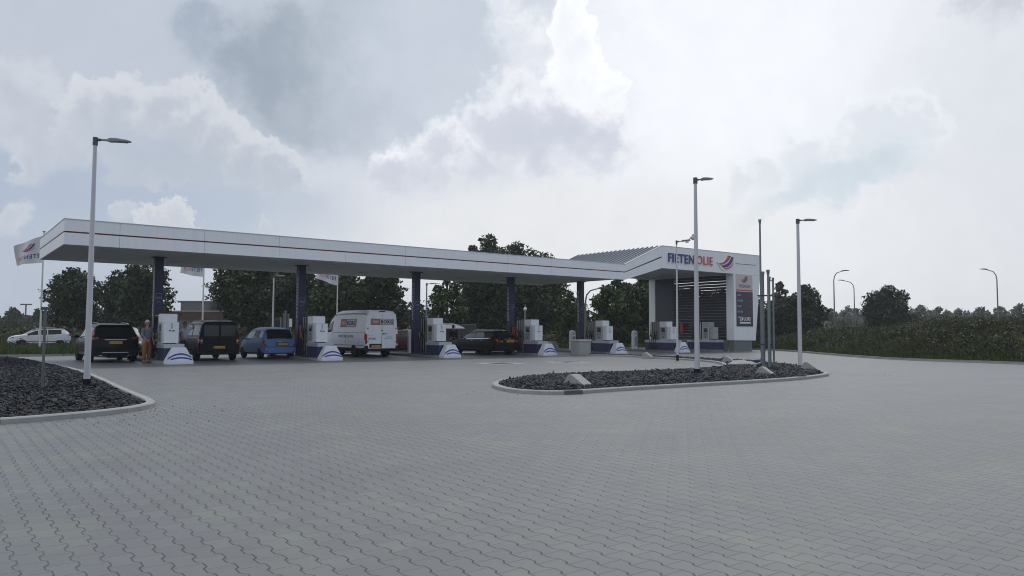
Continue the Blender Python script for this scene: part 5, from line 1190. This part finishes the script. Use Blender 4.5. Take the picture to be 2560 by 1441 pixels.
# ================================================================== VEGETATION
def leaves(centers, radii, n, size, dens_shell=.55, aspect=1.6, gravity=.2):
    """n bent leaf sprays spread through blobs (centres, xyz radii); returns verts, faces (each spray two triangles sharing a fold)."""
    C = np.array(centers, float); R = np.array(radii, float)
    wgt = (R[:, 0] * R[:, 1] * R[:, 2]) ** .75; k = rng.choice(len(C), n, p=wgt / wgt.sum())
    d = rng.normal(size=(n, 3)); d /= np.linalg.norm(d, axis=1)[:, None]
    # twiggy sub-clumps
    rr = rng.uniform(0, 1, n) ** (1 / 2.2); rr = np.where(rng.uniform(size=n) < dens_shell, 1 - .22 * np.abs(rng.normal(size=n)), rr)
    lump = 1 + .16 * np.sin(d[:, 0] * 7 + k * 1.7) * np.sin(d[:, 1] * 6 + k) + .13 * np.sin(d[:, 2] * 11 + k * 2.3 + d[:, 0] * 5)
    P = C[k] + d * R[k] * (rr * lump)[:, None]
    nrm = d + rng.normal(size=(n, 3)) * .9; nrm[:, 2] += .3; nrm /= np.linalg.norm(nrm, axis=1)[:, None]
    a = np.cross(nrm, rng.normal(size=(n, 3))); a /= np.linalg.norm(a, axis=1)[:, None]; a[:, 2] -= gravity; b = np.cross(nrm, a)
    s = size * rng.lognormal(0, .35, n)[:, None]
    V = np.stack([P - a * s * aspect * .5, P + b * s * .5 - nrm * s * .12, P + a * s * aspect * .5, P - b * s * .5 - nrm * s * .12], 1)
    i0 = np.arange(n)[:, None] * 4
    F = np.concatenate([i0 + np.array([[0, 1, 2]]), i0 + np.array([[0, 2, 3]])])
    return V.reshape(-1, 3), F
def tree(name, label, X, Y, h, w_, n, size, m_, group=None, cb=.18, shape='round', trunk=.16, depth=None, z0=-.15, lobes=16, cat='tree', seed=0):
    r_ = np.random.default_rng(seed + int(abs(X * 13 + Y * 7)))
    r = thing(name, label, cat, (X, Y, z0), 0, group)
    dep = depth or w_
    C, R = [], []
    for i in range(lobes):
        f = (i + .5) / lobes; zz = cb * h + (1 - cb) * h * f * .90
        if shape == 'round': env = sqrt(max(.05, 1 - (2 * f - .85) ** 2 * .75))
        elif shape == 'cone': env = (1 - f) ** .75 + .12
        elif shape == 'loose': env = .55 + .45 * sin(pi * min(1, f * 1.1))
        elif shape == 'dome': env = sqrt(max(.04, 1 - (f * .98) ** 2.2))
        else: env = .9
        a = i * 2.39996 + r_.uniform(-.4, .4); q = r_.uniform(.25, .72) * env * (1 if i < lobes - 2 else .3)
        C.append((cos(a) * q * w_ / 2, sin(a) * q * dep / 2, zz)); rad = (.30 if shape != 'loose' else .2) * w_ * max(env, .5) * r_.uniform(.75, 1.15)
        R.append((rad, rad * dep / w_, rad * r_.uniform(.6, .9)))
    V, F = leaves(C, R, n, size)
    V[:, 2] = np.maximum(V[:, 2], .05)
    tb = MB(); tp = [(0, 0, -.2), (.02 * w_, 0, h * .25), (-.01 * w_, .02 * w_, h * .55), (.01 * w_, 0, h * .9)]
    tb.tube(tp, [trunk, trunk * .8, trunk * .5, trunk * .15], 9)
    for c in C[::2]:
        zb = max(.15 * h, c[2] - .22 * h); tb.tube([(0, 0, zb), (c[0] * .5, c[1] * .5, (zb + c[2]) / 2 + .02 * h), c], [trunk * .38, trunk * .25, trunk * .07], 6)
    tb.build('trunk', BARK, r, True)
    link('crown', fastmesh('crown', V, F, m_), r)
    return r
def pix(px, Y):      # metres across at distance Y
    return (px - 1280) / FPX * Y
# left pair beyond the road
G1 = 'trees beyond the road'
T = [
 # name, label, px centre, Y, height, width, leaves, size, mat, shape, crown base
 ('leafy_tree', 'round leafy tree left of the tallest lamp post, behind the white crossover', 182, 78, 8.4, 6.0, 7500, .24, LEAFD, 'round', .14),
 ('leafy_tree', 'broad leafy tree behind the black SUV, right of the tallest lamp post', 342, 76, 8.6, 7.6, 9500, .24, LEAFD, 'round', .13),
 ('dense_tree', 'tall dense tree behind the dark van, just right of the brick building gap', 620, 72, 9.0, 6.8, 8500, .25, LEAFD, 'round', .27),
 ('dense_tree', 'dense tree standing behind the slim white lamp and the blue hatchback', 735, 78, 9.8, 6.4, 8500, .25, LEAFM, 'round', .25),
 ('dense_tree', 'dense tree behind the flag and the white van', 845, 74, 9.6, 6.4, 7500, .25, LEAFM, 'round', .06),
 ('dense_tree', 'dense dark tree left of the third navy column, topping the canopy slightly', 950, 70, 10.0, 6.2, 8500, .25, LEAFD, 'round', .05),
 ('pointed_tree', 'narrow pointed tree whose tip shows above the canopy left of the taller one', 1182, 88, 12.7, 4.8, 5500, .26, LEAFD, 'cone', .05),
 ('tall_tree', 'tallest tree rising above the canopy, right beside the pointed tip', 1222, 82, 13.0, 6.6, 7500, .25, LEAFD, 'round', .05),
 ('tall_tree', 'broad tree above the canopy line, right of the tallest tree', 1290, 80, 11.9, 8.6, 9000, .25, LEAFD, 'round', .05),
 ('tall_tree', 'lower shoulder tree at the right end of the group above the canopy', 1365, 84, 10.9, 6.0, 5500, .25, LEAFM, 'round', .05),
 ('loose_tree', 'loose drooping tree in the gap of sky right of the third column', 1118, 66, 6.6, 4.0, 2100, .2, LEAFM, 'loose', .25),
 ('ash_tree', 'feathery ash tree right of the fifth navy column', 1545, 72, 7.4, 5.6, 6500, .22, LEAFM, 'loose', .10),
 ('ash_tree', 'feathery ash tree left of the white corner post of the raised canopy', 1618, 76, 7.8, 5.6, 7000, .22, LEAFM, 'round', .08),
 ('ash_tree', 'thin young ash left of the fifth navy column, sky showing through', 1425, 68, 5.5, 3.2, 1500, .2, LEAFM, 'loose', .15),
 ('screened_tree', 'dark tree seen through the slats of the end wall', 1735, 82, 6.5, 6.4, 7000, .25, LEAFD, 'round', .05),
 ('screened_tree', 'dark tree between the price pylon and the pipe bundle', 1880, 90, 6.4, 6.0, 5000, .25, LEAFD, 'round', .05),
 ('screened_tree', 'dark tree behind the left half of the slat wall', 1690, 86, 6.9, 6.6, 6000, .25, LEAFD, 'round', .05),
 ('screened_tree', 'dark tree behind the price pylon', 1805, 84, 6.3, 6.2, 6000, .25, LEAFD, 'round', .05),
 ('slim_tree', 'loose slim tree just right of the pipe bundle', 1950, 92, 8.2, 4.2, 3200, .25, LEAFG, 'loose', .10),
 ('bushy_tree', 'dense round tree behind the right lamp post', 2012, 88, 7.5, 5.4, 8000, .23, LEAFH, 'round', .04),
 ('dome_tree', 'dark dome-shaped tree standing alone above the embankment', 2218, 92, 7.6, 6.4, 9500, .23, LEAFH, 'round', .02),
 ('small_pine', 'small spiky tree at the far left edge', 33, 150, 6.0, 5.0, 1500, .45, LEAFD, 'cone', .2),
 ('small_pine', 'small spiky tree behind the left flagpole', 96, 150, 5.8, 4.6, 1400, .45, LEAFD, 'cone', .2),
]
for (nm, lb, px, Y, h, w_, n, sz, m_, shp, cb) in T:
    tree(nm, lb, pix(px, Y), Y, h, w_, int(n * 1.9), sz * .72, m_, 'trees behind the station' if nm != 'small_pine' else 'small trees on the far left', cb, shp, trunk=.14 + .012 * h)
# pale hazy poplars on the right skyline
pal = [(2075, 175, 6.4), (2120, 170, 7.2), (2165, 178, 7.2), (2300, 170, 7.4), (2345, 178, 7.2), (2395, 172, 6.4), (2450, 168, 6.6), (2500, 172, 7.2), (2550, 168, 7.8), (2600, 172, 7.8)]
pl_ = ['leftmost pale poplar of the hazy row, right of the white lamp post', 'pale poplar behind the left bent street lamp', 'pale poplar left of the dark dome-shaped tree', 'pale poplar just right of the dark dome-shaped tree', 'second pale poplar right of the dome-shaped tree', 'low pale poplar in the dip of the skyline right of the dome-shaped tree', 'pale poplar left of the lone street lamp', 'pale poplar right behind the lone street lamp', 'pale poplar near the right edge of the view', 'pale poplar cut by the right edge of the view']
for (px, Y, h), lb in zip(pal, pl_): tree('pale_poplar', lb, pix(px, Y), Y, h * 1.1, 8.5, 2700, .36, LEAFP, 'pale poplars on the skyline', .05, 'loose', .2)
# far wood and hedgerow masses
def mass(name, label, pts, n, size, m_, wth=3.0):
    C, R = [], []
    for (px, Y, h) in pts:
        X = pix(px, Y); C.append((X, Y, h * .45 - .1)); R.append((wth, 2.2, h * .55))
    V, F = leaves(C, R, n, size, .4); V[:, 2] = np.maximum(V[:, 2], -.12)
    return tag(link(name, fastmesh(name, V, F, m_)), label, 'hedge', None, 'stuff')
mass('distant_wood', 'low dark distant wood along the field at far left', [(x_, 195, 4.6 + .5 * sin(x_)) for x_ in range(-60, 470, 26)], 9000, .7, LEAFH, 4.5)
mass('hedgerow', 'dark hedgerow filling the gap under the trees behind the pumps', [(x_, 93, 4.4 + .9 * sin(x_ * .7)) for x_ in range(800, 1960, 42)], 18000, .32, LEAFH, 2.6)
mass('roadside_shrubs', 'low green shrubs along the far side of the road', [(x_, 74, 1.5 + .4 * sin(x_ * 1.3)) for x_ in range(-60, 1700, 46)], 14000, .2, GRASST, 2.2)

# grass verge between kerb and road, and tall grass
def blades(P, n, hgt, wid, m_, name, label, zf=None, dens=None, lean=.25, tuft=3):
    P_ = np.array(P); lo, hi = P_.min(0), P_.max(0); pts = np.zeros((0, 2))
    while len(pts) < n:
        q = rng.uniform(lo, hi, (n * 2, 2)); q = q[inside(P, q)]
        if dens is not None: q = q[rng.uniform(size=len(q)) < dens(q)]
        pts = np.concatenate([pts, q])
    pts = np.repeat(pts[:n], tuft, 0) + rng.normal(0, .08, (n * tuft, 2)); n = len(pts)
    z = zf(pts) if zf is not None else np.full(n, -.15)
    h = hgt * rng.lognormal(0, .35, n); a = rng.uniform(0, 2 * pi, n); ln = rng.normal(0, lean, (n, 2)) * h[:, None]
    dx, dy = np.cos(a) * wid, np.sin(a) * wid
    b0 = np.stack([pts[:, 0] - dx, pts[:, 1] - dy, z - .03], 1); b1 = np.stack([pts[:, 0] + dx, pts[:, 1] + dy, z - .03], 1)
    m0 = np.stack([pts[:, 0] + ln[:, 0] * .35 + dx * .7, pts[:, 1] + ln[:, 1] * .35 + dy * .7, z + h * .6], 1); m1 = m0 - np.stack([dx * 1.4, dy * 1.4, 0 * h], 1)
    tp = np.stack([pts[:, 0] + ln[:, 0], pts[:, 1] + ln[:, 1], z + h], 1)
    V = np.stack([b0, b1, m0, m1, tp], 1).reshape(-1, 3); i0 = np.arange(n)[:, None] * 5
    F = np.concatenate([i0 + np.array([[0, 1, 2]]), i0 + np.array([[0, 2, 3]]), i0 + np.array([[3, 2, 4]])])
    return tag(link(name, fastmesh(name, V, F, m_)), label, 'grass', None, 'stuff')
fkw = [tuple(L(*p)[:2]) for p in fk]
def strip(P0, d0, d1): a = offset_path(P0, d0); b = offset_path(P0, d1); return a + b[::-1]
left_part = [p for p, q in zip(fkw, fk) if q[0] < 46.7 and q[1] > -2]
def soil_mat(): return GRASSM
vg = strip([p for p in left_part if p[0] > -70], .16, 25.0)
mbv = MB(); n_ = len(vg) // 2
mbv.add([(p[0], p[1], -.02 if i < n_ else -.13) for i, p in enumerate(vg)], [(i, i + 1, 2 * n_ - 2 - i, 2 * n_ - 1 - i) for i in range(n_ - 1)])
tag(mbv.build('verge', mat('verge_soil', (.045, .06, .02), .95, 0, .3, 1.0, spec=.1)), kind='structure')
vL = [tuple(L(*q)[:2]) for q in ((-22, 13.6), (-1, 13.25), (10.3, 11.7), (20, 10.4), (28, 9.25), (46, 8.95), (60, 12), (60, 38.5), (-30, 38.5))]
def dd(q): d = (q - np.array(A0[:2])) @ np.array(VT[:2]); return np.clip(1.25 - (d - 10) / 30, .25, 1)
blades(vL, 34000, .24, .028, GRASSM, 'grass', 'mown green grass verge behind the station kerb', lambda p: np.interp((p - np.array(A0[:2])) @ np.array(VT[:2]), [9, 36], [-.03, -.13]), dd)
vL2 = [tuple(L(*q)[:2]) for q in ((-30, 33), (62, 27), (64, 39), (-34, 39))]
blades(vL2, 12000, .30, .03, GRASST, 'tall_grass', 'taller rough grass along the near side of the road', lambda p: np.full(len(p), -.12))
vL3 = [tuple(L(*q)[:2]) for q in ((-60, 47), (70, 47), (74, 60), (-70, 60))]
blades(vL3, 12000, .55, .05, GRASST, 'tall_grass', 'tall grass on the far side of the road', lambda p: np.full(len(p), -.13))
vL4 = [tuple(L(*q)[:2]) for q in ((16, 24), (36, 22), (40, 30), (14, 31))]
blades(vL4, 4500, .75, .022, GRASSY, 'dry_grass', 'yellowish dry grass patch behind the black estate car', lambda p: np.full(len(p), -.12))

# embankment on the right with tall grass and weeds
foot = smooth_poly([(17.5, 60), (20.4, 53.5), (19.9, 47.5), (19.75, 43.5), (19.9, 39.9), (21.4, 36.5), (23.2, 33.7), (27.2, 26.0), (32.2, 16), (38.3, 4), (46.5, -12)], 5)
def crest_h(p): return float(np.interp(p[1], [-12, 16, 33, 40, 46, 54, 60], [2.05, 2.05, 1.9, 1.9, 2.1, 1.9, 1.2]))
rows = []; offs = [(0.14, 0.0), (1.2, .08), (3.0, .40), (6.0, .78), (9.5, .95), (13, 1.0), (20, .95), (32, .45), (45, -.02)]
ft = foot; bm_ = MB(); n_ = len(ft); Vb = []
for d, k in offs:
    off = offset_path(ft, d)
    for p, o in zip(ft, off): Vb.append((o[0], o[1], -.02 + k * crest_h(p) * (1 + .16 * sin(o[0] * .55 + 1) * cos(o[1] * .43) + .08 * sin(o[1] * 1.7)) - (.12 if k < 0 else 0)))
bm_.add(Vb, [(i * n_ + j, i * n_ + j + 1, (i + 1) * n_ + j + 1, (i + 1) * n_ + j) for i in range(len(offs) - 1) for j in range(n_ - 1)])
def bank_mat():
    m_ = bpy.data.materials.new('bank_soil'); m_.use_nodes = True; t = NT(m_.node_tree); bs = m_.node_tree.nodes['Principled BSDF']
    o = t.n('ShaderNodeTexCoord').outputs['Object']
    c = t.mix(t.smooth(t.noise(o, .5, 5, .6), .4, .62), (.035, .048, .018, 1), (.085, .075, .035, 1)); t.t.links.new(c, bs.inputs['Base Color']); bs.inputs['Roughness'].default_value = .95; bs.inputs['Specular IOR Level'].default_value = .1
    return m_
bko = bm_.build('embankment', bank_mat(), None, True, 180); tag(bko, kind='structure')
bV = np.array(Vb).reshape(len(offs), n_, 3)
def on_bank(n, lo, hi, pw=1.0):
    u_ = lo + (hi - lo) * rng.uniform(0, 1, n) ** pw; v_ = rng.uniform(0, n_ - 1.001, n)
    v_ = np.where(rng.uniform(size=n) < .8, rng.uniform(0, n_ * .72, n), v_)
    i, j = np.minimum(u_.astype(int), len(offs) - 2), v_.astype(int); fu, fv = (u_ - i)[:, None], (v_ - j)[:, None]
    return (bV[i, j] * (1 - fu) + bV[i + 1, j] * fu) * (1 - fv) + (bV[i, j + 1] * (1 - fu) + bV[i + 1, j + 1] * fu) * fv
def blades3(P, hgt, wid, m_, name, label, lean=.3):
    n = len(P); h = (hgt if np.ndim(hgt) else np.full(n, hgt)) * rng.lognormal(0, .3, n); a = rng.uniform(0, 2 * pi, n); ln = rng.normal(0, lean, (n, 2)) * h[:, None]
    dx, dy = np.cos(a) * wid, np.sin(a) * wid; x_, y_, z = P.T
    b0 = np.stack([x_ - dx, y_ - dy, z - .04], 1); b1 = np.stack([x_ + dx, y_ + dy, z - .04], 1)
    m0 = np.stack([x_ + ln[:, 0] * .35 + dx * .8, y_ + ln[:, 1] * .35 + dy * .8, z + h * .55], 1); m1 = m0 - np.stack([dx * 1.6, dy * 1.6, 0 * h], 1); tp = np.stack([x_ + ln[:, 0], y_ + ln[:, 1], z + h], 1)
    V = np.stack([b0, b1, m0, m1, tp], 1).reshape(-1, 3); i0 = np.arange(n)[:, None] * 5
    F = np.concatenate([i0 + np.array([[0, 1, 2]]), i0 + np.array([[0, 2, 3]]), i0 + np.array([[3, 2, 4]])])
    return tag(link(name, fastmesh(name, V, F, m_)), label, 'grass', None, 'stuff')
blades3(on_bank(24000, 0.02, 2.3), .20, .028, GRASSM, 'grass', 'short green grass along the foot of the embankment')
P = on_bank(95000, .9, 6.2, 1.1); patchy = np.sin(P[:, 0] * .8) * np.sin(P[:, 1] * .6 + 1) + np.sin(P[:, 0] * .31 + 2)
blades3(P[patchy > -.9], .24, .026, GRASST, 'tall_grass', 'tall olive grass and weeds covering the embankment', .8)
P2 = on_bank(26000, 1.4, 6.4, .8); patchy = np.sin(P2[:, 0] * .55 + 1) * np.sin(P2[:, 1] * .5) + .35 * np.sin(P2[:, 0] * 2.1)
blades3(P2[patchy > -.02], .27, .02, GRASSY, 'dry_grass', 'dry brownish grass patches on the upper embankment', .5)
WEED = leafmat('leaf_weed', (.052, .066, .034), .35); WEED2 = leafmat('leaf_weed_brown', (.064, .066, .040), .4)
blades3(on_bank(2200, 3.2, 5.8), .5, .018, GRASST, 'tall_grass', 'long loose stalks along the crest of the embankment', .35)
blades3(on_bank(1500, 2.2, 5.6), .45, .016, GRASSY, 'dry_grass', 'pale dry stalks sticking out of the embankment', .35)
for n1, n2, mm, lb, lo in ((330, 15000, WEED, 'low olive weeds and nettles growing on the embankment', 1.0), (120, 4500, WEED2, 'brownish seed heads and dying weeds on the embankment', 1.8), (70, 5000, LEAFM, 'dark bramble clumps on the embankment', 1.3)):
    P3_ = on_bank(n1, lo, 5.6)
    C = [(p[0], p[1], p[2] + .16) for p in P3_]; R = [(rng.uniform(.3, 1.0), rng.uniform(.3, 1.0), rng.uniform(.14, .5)) for p in P3_]
    V, F = leaves(C, R, int(n2 * 1.35), .066, .5); tag(link('weeds', fastmesh('weeds', V, F, mm)), lb, 'weeds', None, 'stuff')

# ================================================================== BUILDINGS BEHIND
b = thing('brick_building', 'long low brick office with a flat roof and dark window band behind the left trees', 'building', (-37.0, 97, 0), -.03)
MB().box(-11, 11, 0, 9, -.2, 1.65).build('lower_wall', BRICK, b); MB().box(-11, 11, .0, 9, 2.62, 3.7).build('upper_wall', BRICK, b)
MB().box(-10.98, 10.98, .12, 9, 1.65, 2.62).build('window_band', WINB, b)
fr = mat('window_frame_grey', (.14, .17, .2), .5)
for i in range(13): MB().box(-10.9 + i * 1.8, -10.8 + i * 1.8, .04, .12, 1.65, 2.62).build('window_post', fr, b)
MB().box(-11.02, 11.02, -.01, .1, 1.60, 1.66).build('sill', fr, b)
MB().box(-11.1, 11.1, -.08, 9.1, 3.7, 3.82).build('roof_edge', mat('roof_edge_pale', (.32, .34, .36), .5), b)
MB().box(-6.5, 4.8, 1.0, 8, 3.83, 4.9).build('roof_storey', WINB, b); MB().box(-6.8, 5.1, .7, 8.3, 4.9, 5.12).build('upper_roof', FROOF, b)
bb = thing('grey_barn', 'small grey barn roof half hidden between the trees right of the white lamp post', 'barn', (pix(2062, 120), 120, 0))
MB().box(-2.2, 2.2, 0, 4, -.2, 1.6).build('wall', CONCD, bb); MB().prism([(-2.5, 1.6), (2.5, 1.6), (0, 2.7)], 'y', -.2, 4.2).build('roof', mat('barn_roof', (.16, .17, .19), .7), bb)

# ================================================================== AIR
hz = MB().box(-330, 330, -60, 330, -1.3, 16).build('haze', bpy.data.materials.new('haze_air')); hm = hz.data.materials[0]; hm.use_nodes = True
ht = hm.node_tree; ht.nodes.clear(); ho = ht.nodes.new('ShaderNodeOutputMaterial'); hv = ht.nodes.new('ShaderNodeVolumePrincipled')
hv.inputs['Color'].default_value = (.90, .95, 1.0, 1); hv.inputs['Density'].default_value = .00042; hv.inputs['Anisotropy'].default_value = .2
ht.links.new(hv.outputs[0], ho.inputs['Volume']); tag(hz, kind='stuff')
